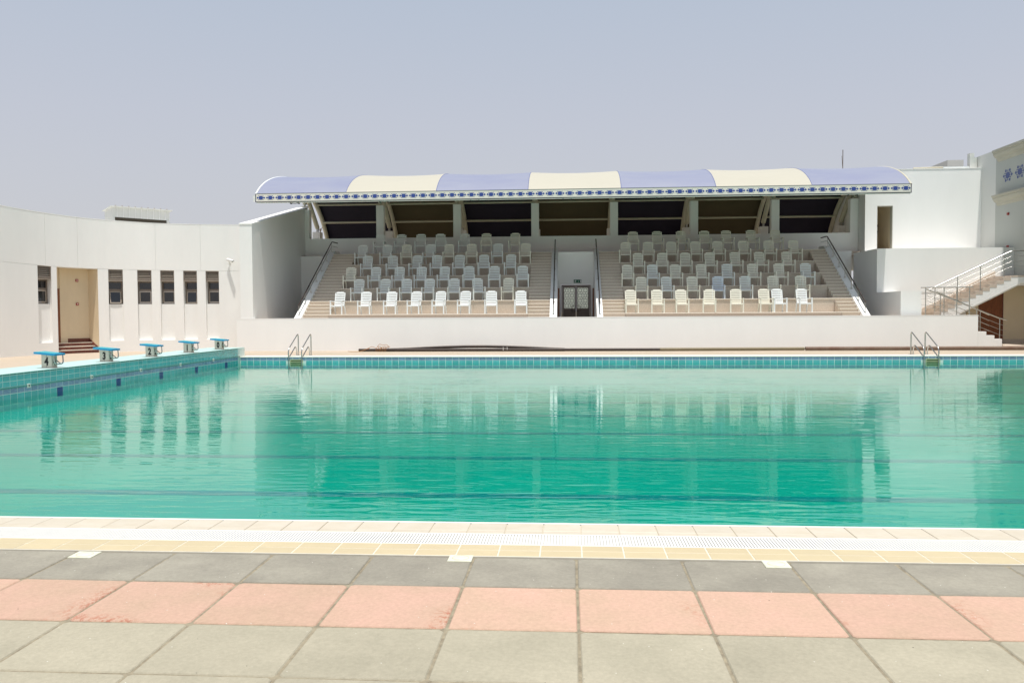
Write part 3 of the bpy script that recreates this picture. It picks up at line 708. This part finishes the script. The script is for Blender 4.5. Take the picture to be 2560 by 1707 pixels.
# double door with star lattice
dr = thing('entrance_door', 'dark bronze double door with star lattice glazing under the exit sign', 'door', (.38, 44.0, .9))
DX0, DX1, DZ1 = -.40, 1.16, 3.2
obj('door_frame', MB().box(DX0, DX0+.07, 43.97, 44.1, .9, DZ1).box(DX1-.07, DX1, 43.97, 44.1, .9, DZ1).box(DX0+.07, DX1-.07, 43.97, 44.1, DZ1-.07, DZ1), DOORM, dr)
mid = (DX0+DX1)/2
for li, (xa, xb) in enumerate(((DX0+.075, mid-.005), (mid+.005, DX1-.075))):
    ga, gb, gz0, gz1 = xa+.07, xb-.07, 1.95, 3.04
    lf = obj('door_leaf', MB().box(xa, ga, 44.0, 44.06, .91, 3.125).box(gb, xb, 44.0, 44.06, .91, 3.125).box(ga, gb, 44.0, 44.06, gz1, 3.125).box(ga, gb, 44.0, 44.06, .91, gz0), DOORM, dr)
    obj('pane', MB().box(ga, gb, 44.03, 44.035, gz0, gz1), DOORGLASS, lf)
    obj('kick_panel', MB().box(xa+.05, xb-.05, 43.988, 44.0, .97, 1.85), DOORM, lf)
    lt = MB(); cw = (gb-ga)/2; cz = (gz1-gz0)/4
    def bar(x0, z0, x1, z1, w_=.017):
        dx, dz = x1-x0, z1-z0; L_ = math.hypot(dx, dz); nx_, nz_ = -dz/L_*w_/2, dx/L_*w_/2
        lt.add([(x0+nx_, 44.022, z0+nz_), (x1+nx_, 44.022, z1+nz_), (x1-nx_, 44.022, z1-nz_), (x0-nx_, 44.022, z0-nz_),
                (x0+nx_, 44.010, z0+nz_), (x1+nx_, 44.010, z1+nz_), (x1-nx_, 44.010, z1-nz_), (x0-nx_, 44.010, z0-nz_)],
               [(0, 1, 2, 3), (7, 6, 5, 4), (0, 4, 5, 1), (1, 5, 6, 2), (2, 6, 7, 3), (3, 7, 4, 0)])
    for iz in range(4):
        zc = gz0+cz*(iz+.5)
        for ix in range(2):
            xc = ga+cw*(ix+.5); R1 = min(cw, cz)*.50; R2 = R1*.62
            if (ix+iz) % 2 == 0:                       # eight-pointed star with rays
                pt_ = []
                for q in range(16):
                    an = PI/8*q; rr = R1*.82 if q % 2 == 0 else R2
                    pt_.append((xc+rr*math.cos(an), zc+rr*math.sin(an)))
                for q in range(16): bar(*pt_[q], *pt_[(q+1) % 16])
                for q in (2, 6, 10, 14):
                    an = PI/8*q; bar(*pt_[q], xc+cw*.5*(1 if math.cos(an) > 0 else -1), zc+cz*.5*(1 if math.sin(an) > 0 else -1))
            else:                                      # rounded hexagon medallion
                pt_ = [(xc+R1*.62*math.cos(PI/3*q+PI/6), zc+R1*.74*math.sin(PI/3*q+PI/6)) for q in range(6)]
                for q in range(6): bar(*pt_[q], *pt_[(q+1) % 6])
                for q in range(6):
                    an = PI/3*q+PI/6; ex = max(-1, min(1, 1.6*math.cos(an))); ez = max(-1, min(1, 1.6*math.sin(an)))
                    bar(*pt_[q], xc+cw*.5*ex, zc+cz*.5*ez)
    obj('lattice', lt, mat('lattice_bronze', (.06, .045, .04), .5, .1, 6), lf)
    hx = mid-.09 if li == 0 else mid+.09; sgn = -1 if li == 0 else 1
    obj('handle', MB().tube(roundpath([(hx-sgn*.04, 43.99, 2.06), (hx-sgn*.04, 43.93, 2.10), (hx+sgn*.13, 43.93, 2.10), (hx+sgn*.13, 43.93, 1.80), (hx-sgn*.04, 43.93, 1.80), (hx-sgn*.04, 43.99, 1.84)], .04), .016, 8), DARKRAIL, lf)
_p = DOORGLASS.node_tree.nodes['Principled BSDF']; _p.inputs['Emission Color'].default_value = (.80, .86, .72, 1); _p.inputs['Emission Strength'].default_value = .17   # glow put into the panes to stand for daylight from the hall behind
# exit sign
ex = thing('exit_sign', 'green emergency exit sign above the dark double door', 'sign', (.455, 43.995, 3.3))
obj('panel', MB().box(.26, .66, 43.97, 43.997, 3.30, 3.475, .004), GREEN, ex)
sgw = MB()
def flat(poly): sgw.prism(poly, 'y', 43.967, 43.9705)
flat([(.60, 3.32), (.645, 3.32), (.645, 3.455), (.60, 3.455)])
flat([(.50, 3.35), (.506, 3.35), (.506, 3.44), (.50, 3.44)][:]); flat([(.482, 3.375), (.503, 3.34), (.524, 3.375)])
flat([(.285, 3.335), (.30, 3.33), (.335, 3.375), (.32, 3.39)]); flat([(.335, 3.37), (.37, 3.40), (.355, 3.43), (.325, 3.395)])
flat([(.345, 3.375), (.36, 3.325), (.375, 3.33), (.362, 3.385)]); flat([(.30, 3.415), (.345, 3.425), (.345, 3.435), (.30, 3.425)]); flat([(.36, 3.42), (.40, 3.40), (.405, 3.408), (.365, 3.432)])
flat([(.365+.013*math.cos(q*PI/4), 3.452+.013*math.sin(q*PI/4)) for q in range(8)])
obj('pictogram', sgw, CAMW, ex)

# ------------------------------------------------------------------ chairs
def make_chair(m_):
    t = thing('armchair', '', 'chair')
    L_ = []
    def part(nm, mb): return obj(nm, mb, m_, t, world=False)
    for s_ in (-1, 1):
        x = .283*s_
        f_ = MB(); f_.prism([(.0, 0), (.05, 0), (.062, .62), (.0, .62)], 'x', x-.026, x+.026); part('leg', f_)
        r = MB(); r.prism([(.56, 0), (.605, 0), (.50, .42), (.44, .42)], 'x', .255*s_-.023, .255*s_+.023); part('leg', r)
        a_ = MB(); a_.prism([(-.012, .62), (.50, .60), (.50, .63), (.03, .655), (-.012, .645)], 'x', x-.03, x+.03); part('armrest', a_)
    se = MB()
    for i in range(6): se.box(-.235, .235, .03+.077*i, .095+.077*i, .400-.006*math.sin(PI*i/5), .418-.006*math.sin(PI*i/5), .004)
    se.box(-.262, -.235, .0, .5, .375, .41); se.box(.235, .262, .0, .5, .375, .41)
    part('seat', se); part('seat_apron', MB().box(-.262, .262, .005, .028, .365, .398, .004))
    def by(z): return .46+(z-.42)*.24
    for i in range(8):
        z0 = .430+.082*i; z1 = z0+.056; hw = .232+.010*i/7
        mb = MB(); segs = 6; vs = []; fs = []
        for q in range(segs+1):
            u = -1+2*q/segs; x = hw*u; bow = .025*(1-u*u)
            zt_ = z1 if i < 7 else z0+.078*(max(0, 1-abs(u)**5))**.5*1.0+.004
            for (zz, off) in ((z0, 0), (zt_, 0), (zt_, .018), (z0, .018)): vs.append((x, by(zz)+bow+off, zz))
        for q in range(segs):
            a_ = 4*q; fs += [(a_+j, a_+(j+1) % 4, a_+4+(j+1) % 4, a_+4+j) for j in range(4)]
        fs += [(3, 2, 1, 0), (4*segs, 4*segs+1, 4*segs+2, 4*segs+3)]
        mb.add(vs, fs); part('back_slat', mb)
    fr_ = MB()
    for s_ in (-1, 1):
        vs = []
        for z in (.40, 1.04):
            xo = s_*(.252 if z < .5 else .256); xi = s_*.226; y = by(z)
            vs += [(xo, y, z), (xi, y, z), (xi, y+.03, z), (xo, y+.03, z)]
        fr_ = MB(); fr_.add(vs, [(3, 2, 1, 0), (4, 5, 6, 7), (0, 1, 5, 4), (1, 2, 6, 5), (2, 3, 7, 6), (3, 0, 4, 7)]); part('back_rail', fr_)
    return t
protos = {}
used = set()
ordn = ['first', 'second', 'third', 'fourth', 'fifth', 'sixth', 'seventh', 'eighth']
rown = ['sunlit front row', 'second row', 'third row', 'fourth row', 'fifth row', 'back row']
# chair back-top centres in the picture, turned into x on each tier
LEFT = [[-9.96, -8.68, -7.43, -6.31, -5.13, -3.92, -2.64, -1.27],
        None, None, None, None, None]
f_ = 2061.1
def xat(px, y):   # column of the photograph -> x at depth y
    d_ = F+Rr*((px-1280)/f_); return d_.x/d_.y*y
PXL = [[205, 490, 755, 1000, 1260, 1525, 1810, 2115], [415, 690, 925, 1150, 1425, 1690, 1975], [340, 597, 843, 1073, 1313, 1577, 1843, 2140],
       [520, 782, 1015, 1240, 1475, 1735, 2005], [455, 718, 935, 1162, 1368, 1612, 1875, 2160], [648, 865, 1078, 1292, 1530, 1760, 2050]]
PXR = [[262, 478, 682, 902, 1130, 1377, 1495, 1703], [342, 560, 770, 980, 1207, 1440, 1680], [230, 440, 632, 848, 1060, 1278, 1503, 1727],
       [320, 513, 713, 920, 1133, 1343, 1560], [203, 400, 597, 800, 988, 1195, 1410, 1622], [275, 480, 688, 870, 1060, 1270, 1470]]
CH = []
for bank, PX, ox, sc in (('left', PXL, 800, 4.2), ('right', PXR, 1500, 3.36)):
    for k, row in enumerate(PX):
        for i, c in enumerate(row):
            y = Y0+DT*k; x = xat(ox+c/sc, y+.55)
            col = PWHITE if bank == 'left' else PCREAM
            if bank == 'right' and k == 0 and i >= 6: col = PWHITE
            if bank == 'right' and k == 1 and i == 3: col = PBLUE
            if bank == 'left' and (k, i) in ((2, 0), (1, 6), (4, 2), (4, 4), (4, 5), (5, 5), (5, 6), (4, 7)): col = PCREAM
            if bank == 'left' and k > 0 and col is PWHITE: col = PSHADE
            if bank == 'right' and k in (1, 2) and i % 3 == 1: col = PSHADE
            CH.append((bank, k, i, x, y, col, len(row)))
cn = {PWHITE: 'bright white', PCREAM: 'cream white', PBLUE: 'bluish', PSHADE: 'shade-toned white'}
for bank, k, i, x, y, col, n in CH:
    side = 'left' if bank == 'left' else 'right'
    if i < 5: pos = '%s from the left' % ordn[i]
    elif i == n-1: pos = 'rightmost'
    elif i == n-2: pos = 'second from the right'
    else: pos = 'third from the right'
    lab = '%s armchair, %s, %s, %s bank' % (cn[col], pos, rown[k], side)
    loc = (x+random.uniform(-.012, .012), y-.02+random.uniform(0, .06), Z0+RZ*k); rz = random.gauss(0, .07)
    if col not in protos:
        protos[col] = make_chair(col); o = protos[col]; o.location = loc; o.rotation_euler = (0, 0, rz); o['label'] = lab; o['group'] = 'plastic armchairs on the grandstand'
    else: o = dup(protos[col], loc, lab, rz)

# ------------------------------------------------------------------ canopy
cp = thing('canopy', 'blue and cream striped arched fabric canopy over the grandstand', 'canopy', (0, 46.2, 7.8))
prof = [(38.9, 7.50), (39.45, 7.90), (40.35, 8.34), (41.6, 8.72), (43.2, 9.0), (44.8, 9.1), (46.3, 8.97), (47.8, 8.55), (49.2, 7.8), (50.3, 6.8), (51.0, 5.8), (51.4, 4.9)]
def catmull(p, k=6):
    q = [tuple(2*a-b for a, b in zip(p[0], p[1]))]+p+[tuple(2*a-b for a, b in zip(p[-1], p[-2]))]; o = []
    for i in range(1, len(q)-2):
        a, b, c, d = q[i-1:i+3]
        for j in range(k):
            t = j/k; o.append(tuple(.5*((2*b[e_])+(-a[e_]+c[e_])*t+(2*a[e_]-5*b[e_]+4*c[e_]-d[e_])*t*t+(-a[e_]+3*b[e_]-3*c[e_]+d[e_])*t**3) for e_ in (0, 1)))
    o.append(p[-1]); return o
pr = catmull(prof); NP = len(pr)
nrm = []
for i in range(NP):
    a, b = pr[max(0, i-1)], pr[min(NP-1, i+1)]; tx, ty = b[0]-a[0], b[1]-a[1]; l = math.hypot(tx, ty); nrm.append((-ty/l, tx/l))
RX0 = -14.95; BW = 4.35
def sheet(x0, x1, off, flip=False, nu=10):
    mb = MB(); vs = []; fs = []
    for j in range(nu+1):
        u = j/nu; x = x0+(x1-x0)*u
        for i in range(NP):
            v = i/(NP-1); sag = .07*4*u*(1-u)*min(1, 5*v)*min(1, 4*(1-v))
            y = pr[i][0]+nrm[i][0]*(off-sag); z = pr[i][1]+nrm[i][1]*(off-sag); vs.append((x, y, z))
    for j in range(nu):
        for i in range(NP-1):
            a = j*NP+i; q = (a, a+1, a+NP+1, a+NP); fs.append(q if not flip else q[::-1])
    mb.add(vs, fs, True); return mb
def raw(name, mb, m_, parent):
    me = mb.mesh(name, m_, rootloc(parent)); o = bpy.data.objects.new(name, me); C.objects.link(o); o.parent = parent; return o
for i in range(7):
    x0, x1 = RX0+BW*i+.01, RX0+BW*(i+1)-.01
    top = raw('roof_panel', sheet(x0, x1, .012, True), MEMB if i % 2 == 0 else MEMC, cp)
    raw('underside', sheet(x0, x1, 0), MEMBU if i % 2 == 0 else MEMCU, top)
for i in range(8):
    x = RX0+BW*i
    rb = obj('rib', MB().tube([(x, pr[q][0]-nrm[q][0]*.17, pr[q][1]-nrm[q][1]*.17) for q in range(1, NP, 2)], .125, 10), TUBE, cp)
    if 0 < i < 7: obj('seam', MB().tube([(x, pr[q][0]+nrm[q][0]*.012, pr[q][1]+nrm[q][1]*.012) for q in range(0, NP, 1)], .016, 6), BLUEEDGE, cp)
    else: obj('edge_beam', MB().tube([(x+(-.05 if i == 0 else .05), pr[q][0]-nrm[q][0]*.02, pr[q][1]-nrm[q][1]*.02) for q in range(0, NP, 1)], .045, 8), TUBE if i else PWHITE, cp)
    xs = x+(.0 if i < 7 else 0)
    obj('strut', MB().tube([(xs+.0, 46.55, 8.45), (xs, 48.45, 6.85)], .135, 10).tube([(xs, 46.75, 8.28), (xs, 46.83, 8.21)], .17, 10), TUBE, cp)
    obj('pin_joint', MB().box(xs-.05, xs+.05, 48.38, 48.56, 6.58, 6.9), STEEL, cp)
    obj('column_stub', MB().tube([(xs, 46.15, 7.92), (xs, 46.15, 8.75)], .12, 10).box(xs-.16, xs+.16, 46.05, 46.3, 7.80, 7.83).box(xs-.03, xs+.03, 46.1, 46.22, 7.83, 7.95), TUBE, cp)
    # pedestals belong to the stand
    obj('pedestal', MB().box(x-.23, x+.23, 48.2, 48.75, 4.0, 6.58), WHITE, gs)
for i in range(7):
    x0, x1 = RX0+BW*i+.13, RX0+BW*(i+1)-.13
    for (y, z, r) in ((47.75, 8.10, .06), (49.15, 7.22, .06), (41.8, 8.35, .05), (44.8, 8.7, .05)):
        obj('purlin', MB().tube([(x0, y, z), (x1, y, z)], r, 8), TUBE, cp)
VX0, VX1 = -14.98, 15.53
val = obj('valance', MB().box(VX0, VX1, 38.88, 38.90, 7.13, 7.50), VALANCE, cp)
obj('valance_piping', MB().box(VX0, VX1, 38.872, 38.892, 7.100, 7.13).box(VX0, VX1, 38.874, 38.890, 7.50, 7.518).box(VX0-.03, VX0, 38.87, 38.9, 7.10, 7.518).box(VX1, VX1+.03, 38.87, 38.9, 7.10, 7.518), VALDARK, val)
obj('front_beam', MB().tube([(VX0, 38.96, 7.09), (VX1, 38.96, 7.09)], .028, 8), PWHITE, cp)
obj('end_cap', MB().tube([(VX0-.08, 38.95, 7.15), (VX0-.08, 38.96, 7.42)], .08, 10, r2=.10), PWHITE, cp)
mo = MB()
def mpoly(p): mo.prism([(a*1.04, b*1.12) for a, b in p], 'y', -.004, 0)
def star(cx, cz, rx, rz, n_, k_): return [(cx+rx*(1 if q % 2 == 0 else k_)*math.cos(PI*q/n_), cz+rz*(1 if q % 2 == 0 else k_)*math.sin(PI*q/n_)) for q in range(2*n_)]
mpoly(star(0, 0, .115, .088, 8, .82))
for s_ in (-1, 1):
    mpoly([(s_*.205, 0), (s_*.150, .048), (s_*.100, 0), (s_*.150, -.048)][::s_])
    for v_ in (-1, 1):
        pts_ = [(.070, .058), (.088, .082), (.112, .094), (.128, .080), (.118, .062), (.104, .066), (.108, .076), (.096, .074), (.090, .052), (.080, .046)]
        mpoly([(s_*a, v_*b) for a, b in pts_])
        mpoly([(s_*a, v_*b) for a, b in [(.03, .075), (.05, .098), (.062, .085), (.045, .066)]])
me_m = mo.mesh('motif', MOTIF); fix(me_m)
NM = 66
for i in range(NM):
    inst('motif', me_m, val, (VX0+.24+i*(VX1-VX0-.46)/(NM-1), 38.88, 7.315))
for i in range(7):
    x = RX0+BW*(i+.42)
    obj('valance_bracket', MB().box(x-.22, x-.16, 38.94, 39.1, 7.02, 7.10).box(x+.16, x+.22, 38.94, 39.1, 7.02, 7.10).tube([(x-.2, 39.0, 7.06), (x, 39.0, 7.03), (x+.2, 39.0, 7.06)], .015, 6), BLACK, cp)

# ------------------------------------------------------------------ buildings on the right
bw = thing('upper_building', 'large plain white building wall with a tall narrow opening right of the stand', 'building', (19, 46, 0))
BZ = 9.18; T = .35
obj('wall', MB().box(15.64, 16.26, 45, 45+T, 4.0, 9.15).box(16.26, 17.06, 45, 45+T, 7.27, BZ-.03).box(17.06, 21.6, 45, 45+T, 4.0, BZ-.03).box(15.64, 16.0, 45+T, 53, 4.0, BZ-.03).box(16.26, 17.06, 45, 45+T, 4.0, 4.98), WHITE, bw)
obj('parapet_cap', MB().box(15.62, 21.62, 44.98, 45+T+.02, BZ-.03, BZ), WHITE, bw)
rm = MB(); rm.box(16.0, 17.9, 47.2, 47.3, 4.9, 7.6); rm.box(16.9+.2, 17.4, 45+T, 47.2, 4.9, 7.6); rm.box(16.0, 17.6, 45+T, 47.3, 7.6, 7.7); rm.box(16.0, 17.6, 45+T, 47.3, 4.85, 4.95)
obj('passage_room', rm, CREAM, bw)
obj('opening_frame', MB().box(16.262, 16.285, 45.04, 45.3, 4.98, 7.27).box(17.035, 17.058, 45.04, 45.3, 4.98, 7.27).box(16.285, 17.035, 45.04, 45.3, 7.24, 7.268), CORNICE, bw)
obj('switch_box', MB().box(16.82, 17.0, 46.9, 47.19, 6.35, 6.47), BLACK, bw); obj('switch_box', MB().box(16.82, 17.0, 46.9, 47.19, 6.05, 6.13), BLACK, bw)
obj('rear_parapet', MB().box(16.02, 17.5, 54, 54.3, 3, 7.95), WHITE, bw)
tw = thing('tall_side_wall', 'tall pale grey wall rising beyond the right end of the white building', 'wall', (21.7, 44, 0))
obj('wall', MB().box(21.55, 21.9, 43.45, 45.6, 0, 9.82), TOWERM, tw)
obj('far_block', MB().box(20.7, 21.55, 47, 49, 8.5, 9.95), TOWERM, tw)
rt = thing('roof_tank', 'small white block and stub on the roof next to the tall side wall', 'roof unit', (21.4, 45.6, 9.18))
obj('block', MB().box(21.14, 21.36, 45.4, 45.7, 9.15, 10.02), SHED, rt); obj('stub', MB().box(21.37, 21.53, 45.45, 45.7, 9.15, 9.8), SHED, rt)
sk = thing('roof_skylight_strip', 'long low white strip lying on the white parapet', 'roof panel', (19.8, 45.3, 9.18))
obj('panel', MB().box(19.65, 20.95, 45.05, 45.4, 9.182, 9.27), PWHITE, sk); obj('rail', MB().tube([(18.15, 45.15, 9.23), (19.65, 45.15, 9.25)], .045, 8), TUBE, sk)
an = thing('roof_antenna', 'thin metal antenna mast rising behind the canopy', 'antenna', (18.0, 56, 5))
obj('mast', MB().tube([(18.0, 56, 5), (18.0, 56, 12.3)], .025, 6), FRAMEC, an); obj('spike', MB().tube([(17.93, 56, 11.9), (17.98, 56, 11.2)], .012, 5), FRAMEC, an)
an2 = thing('lamp_mast', 'thin grey mast seen through the left gap under the canopy', 'mast', (-19.0, 62, 0))
obj('mast', MB().tube([(-18.9, 62, 0), (-18.9, 62, 8.2)], .05, 6), FRAMEC, an2); obj('head', MB().tube([(-19.05, 62, 8.3), (-18.9, 62, 7.9), (-18.75, 62, 8.3)], .03, 6), FRAMEC, an2)

ub = thing('terrace_block', 'white box-like terrace block above the landing right of the stand', 'building', (18, 43, 0))
obj('upper_wall', MB().box(15.05, 21.0, 41.6, 44.98, 2.64, 4.78), WHITE, ub)
obj('lower_wall', MB().box(15.03, 15.95, 38.6, 41.598, 0, 2.63).box(15.05, 21.0, 41.62, 44.98, 0, 2.638), WHITE, ub)
obj('shade_grey_extension', MB().box(21.0, 21.55, 41.62, 44.98, 3.0, 4.78), TOWERM, ub)  # grey colour paints the cast shadow on the white block's right end
obj('brown_door', MB().box(19.85, 20.95, 41.55, 41.618, .14, 2.9), BROWN, ub)
obj('door_jamb', MB().box(20.95, 21.0, 41.53, 41.62, .14, 2.98), MAROON, ub)
obj('cream_wall', MB().box(19.3, 19.85, 41.57, 41.619, .1, 2.6).box(21.0, 24, 41.6, 41.9, .3, 3.1), CREAM, ub)
obj('skirting', MB().box(21.0, 24, 41.575, 41.6, .14, .34), STONE_D, ub)
obj('raised_floor', MB().box(19.25, 24.5, 38.6, 41.55, 0, .14), STONE, ub)

rb = thing('corniced_building', 'grey rendered building with heavy cornices and blue motifs at far right', 'building', (23, 38, 0))
obj('wall', MB().box(21.5, 30, 26, 43.44, 3.3, 9.35), CORNB, rb)
obj('lower_wall', MB().box(22.95, 30, 26, 41.58, 0, 3.298), CREAM, rb)
def cornice(z, h, name):
    pf_ = [(0, 0), (-.06, .05), (-.10, .16), (-.2, .22), (-.27, .34), (-.27, .42), (-.33, .44), (-.33, h), (0, h)]
    mb = MB(); mb.prism([(21.5+a, z+b) for a, b in pf_], 'y', 26, 43.2); obj(name, mb, CORNICE, rb)
cornice(9.15, .56, 'upper_cornice'); cornice(6.95, .52, 'lower_cornice')
obj('roof_parapet', MB().box(21.6, 30, 26, 43.3, 9.35, 9.72), TOWERM, rb)
mo = MB()
def mq(p): mo.prism(p, 'y', -.006, 0)
mq(star(0, 0, .26, .20, 8, .72))
for q_ in range(6):
    an_ = PI/3*q_; cx_, cz_ = .36*math.cos(an_), .27*math.sin(an_)
    mq([(cx_+.10*math.cos(PI/2*k_+an_), cz_+.085*math.sin(PI/2*k_+an_)) for k_ in range(4)])
    an_ += PI/6; cx_, cz_ = .30*math.cos(an_), .23*math.sin(an_)
    mq([(cx_+.05*math.cos(PI/2*k_), cz_+.05*math.sin(PI/2*k_)) for k_ in range(4)])
me_b = mo.mesh('motif', mat('faded_blue_print', (.11, .135, .29), .8, .1, 12)); fix(me_b)
for y in (42.3, 41.2, 40.1, 39.0, 37.9):
    inst('motif', me_b, rb, (21.5, y, 8.35), (0, 0, -PI/2))
for z, lab in ((6.45, 'small red alarm box high on the grey wall under the lower cornice'), (4.85, 'small red alarm box low on the grey wall behind the terrace railing')):
    a_ = thing('fire_alarm_box', lab, 'alarm', (21.5, 42.2, z), group='red alarm boxes on the corniced building')
    obj('housing', MB().box(21.44, 21.5, 42.1, 42.24, z-.06, z+.06, .004), RED, a_); obj('button', MB().box(21.43, 21.44, 42.15, 42.19, z-.02, z+.02), BLACK, a_)

# ------------------------------------------------------------------ outdoor staircase (right)
os_ = thing('outdoor_staircase', 'white and beige outdoor staircase with landing at the right end of the wall', 'staircase', (18.5, 39.5, 0))
obj('landing', MB().box(15.96, 17.0, 38.33, 41.55, 1.2, 1.53), STONE, os_)
obj('down_parapet', MB().prism([(18.185, 0), (19.22, 0), (19.22, .31), (19.2201, .31), (19.22, .47), (18.89, .47), (18.89, .63), (18.54, .63), (18.54, .80), (18.185, .80)], 'y', WY+.0, WY+.25), WHITE, os_)
for j in range(8):
    x = 17.0+.30*j; z = 1.53-.165*(j+1)
    obj('lower_step', MB().box(x, x+.30, 38.33, 39.7, z-.16, z), STONE, os_)
# upper flight: white stringer in zigzag, steps
up = [(17.0, 1.40)]
n = 11; sx_, sz_ = .313, .159
for j in range(n):
    up += [(17.1+sx_*j, 1.53+sz_*j), (17.1+sx_*(j+1), 1.53+sz_*j)]
up += [(17.1+sx_*n, 1.53+sz_*n), (22.4, 1.53+sz_*n), (22.4, 3.0), (21.0, 3.0), (18.35, 1.66), (17.9, 1.2), (17.0, 1.2)]
poly = up
obj('stringer', MB().prism(poly, 'y', 40.0, 40.18), WHITE, os_)
for j in range(n):
    x = 17.1+sx_*j; z = 1.53+sz_*(j+1)
    obj('step', MB().box(x-.02, x+sx_, 39.99, 41.5, z-.158, z, .004), STONE, os_)
obj('underside', MB().prism([(17.9, 1.2), (18.35, 1.55), (21.0, 2.9), (22.4, 2.9), (22.4, 3.28), (20.55, 3.28), (17.1, 1.53), (17.0, 1.2)], 'y', 40.181, 41.5), WHITE, os_)
obj('top_landing', MB().box(20.56, 22.4, 39.99, 41.56, 3.282, 3.36), STONE, os_)
obj('wall_skirting', MB().prism([(16.2, 1.53), (17.3, 1.53), (20.6, 3.37), (20.6, 3.62), (17.2, 1.86), (16.9, 1.70)], 'y', 41.52, 41.598), STONE, os_)
# railings
def railing(label, top_pts, posts, bars, h=.98, r=.028):
    t = thing('stair_railing', label, 'railing', tuple(Vector(top_pts[0])-Vector((0, 0, h))), group='steel railings of the outdoor staircase')
    obj('handrail', MB().tube(roundpath(top_pts, .08), r, 8), STEEL, t)
    for dz in bars:
        obj('rail_bar', MB().tube([Vector(p)-Vector((0, 0, dz)) for p in top_pts], .008, 6), STEEL, t)
    for (x, y, zb, zt_) in posts: obj('post', MB().tube([(x, y, zb), (x, y, zt_)], .022, 8).tube([(x, y, zb), (x, y, zb+.03)], .05, 8), STEEL, t)
    return t
railing('sloping steel railing on the upper flight rising to the right', [(16.85, 40.05, 2.70), (20.6, 40.05, 4.50)],
        [(x, 40.05, 1.53+(x-17.0)*.508, 2.70+(x-16.85)*.48) for x in (17.15, 18.17, 19.2, 20.25)], (.24, .48, .72))
railing('level steel railing on the top landing at the right edge', [(20.65, 40.05, 4.50), (22.5, 40.05, 4.50)], [(21.3, 40.05, 3.36, 4.5), (22.0, 40.05, 3.36, 4.5)], (.24, .48, .72))
railing('level steel railing along the low wall top by the landing', [(15.75, WY+.12, 2.78), (18.0, WY+.12, 2.78)],
        [(x, WY+.12, 1.53, 2.78) for x in (15.95, 16.75, 17.3, 17.85)], (.27, .52, .78))
railing('steel railing sloping down beside the low wall, nearer one', [(16.1, 38.45, 2.70), (19.25, 38.45, 1.40), (19.6, 38.45, 1.30)],
        [(18.3, 38.45, .66, 1.79), (19.3, 38.45, .14, 1.38)], (.27, .50, .74))
railing('steel railing sloping down against the brown door, farther one', [(17.0, 39.6, 2.62), (19.2, 39.6, 1.62), (19.4, 39.6, 1.52)],
        [(17.2, 39.6, 1.53, 2.5), (19.0, 39.6, .14, 1.7)], (.27, .50, .74))

# ------------------------------------------------------------------ loose things on the far deck
def pipe(name, label, pts_, r, m_, grp='pipes lying along the foot of the low wall'):
    o = obj(name, MB().tube(pts_, r, 10), m_, origin=pts_[0]); return tag(o, label, 'pipe', grp)
py_ = 37.2
pipe('plastic_pipe', 'straight dark brown pipe with orange rope round its left end', [(-9.62, py_, .075), (-2.0, py_, .075), (4.05, py_, .075)], .068, PIPEM)
bow = [(-8.3+.9*i, py_+.16, .10+.20*math.sin(PI*min(1, i/9.0))**1.0) for i in range(10)]
bow = [(x, y, (.08+.14*max(0, math.sin(PI*((x+7.9)/7.6))) if -7.9 < x < -.3 else .08)) for x, y, z in bow]
pipe('plastic_pipe', 'bowed dark brown pipe arching up behind the straight one', bow, .065, PIPEM)
pipe('plastic_pipe', 'straight olive pipe in the middle of the wall foot', [(4.06, py_+.1, .075), (10.4, py_+.1, .09)], .075, PIPEO)
pipe('plastic_pipe', 'straight rusty brown pipe running off to the right', [(10.42, py_, .10), (16, py_, .10), (24, py_, .10)], .088, PIPER)
cl = obj('pipe_clip', MB().box(-2.98, -2.96, py_-.09, py_-.07, .05, .2).box(-2.80, -2.78, py_-.09, py_-.07, .08, .2), CAMW, origin=(-2.9, py_, .1)); tag(cl, 'small white clip on the brown pipe near the middle of the wall', 'clip')
rp_ = MB()
for j in range(7):
    cx = -8.75+.075*j; ph = random.random()
    rp_.tube([(cx+.05*math.sin(a_*2*PI/12+ph)+random.uniform(-.01, .01), py_+.13*math.cos(a_*2*PI/12), .10+(.13+.02*math.sin(j*2.1))*math.sin(a_*2*PI/12)) for a_ in range(12)], .011, 5, closed=True)
rp_.tube(roundpath([(-8.75, py_-.12, .15), (-9.0, py_-.14, .26), (-9.2, py_-.12, .10), (-9.05, py_-.15, .20), (-9.5, py_-.2, .012), (-9.95, py_-.22, .012), (-10.1, py_-.1, .03)], .12), .011, 5)
rp_.tube(roundpath([(-8.75, py_-.05, .22), (-8.62, py_-.14, .36), (-8.5, py_-.1, .30), (-8.3, py_-.12, .33), (-8.15, py_-.1, .2)], .08), .011, 5)
ro = obj('rope', rp_, ROPE, origin=(-8.6, py_, 0)); tag(ro, 'tangled orange rope wound round the end of the dark brown pipe', 'rope')
# square skimmer lids in the terrace
for i, (x, y, lab) in enumerate(((-3.615, 5.875, 'leftmost of the three white square lids in the grey pavers'), (-.795, 5.93, 'middle of the three white square lids in the grey pavers'), (1.46, 5.90, 'rightmost of the three white square lids in the grey pavers'))):
    t = thing('skimmer_lid', lab, 'lid', (x, y, .0), group='square white lids in the terrace')
    obj('plate', MB().box(x-.088, x+.088, y-.085, y+.065, -.004, .008, .004), mat('lid_white', (.70, .69, .58), .6, .05, 14, col2=(.58, .58, .44)), t)
    rg = MB().tube([(x+.06*math.cos(a_*PI/12), y-.01+.055*math.sin(a_*PI/12), .0085) for a_ in range(24)], .0022, 5, closed=True)
    obj('ring', rg, GROUT, t)
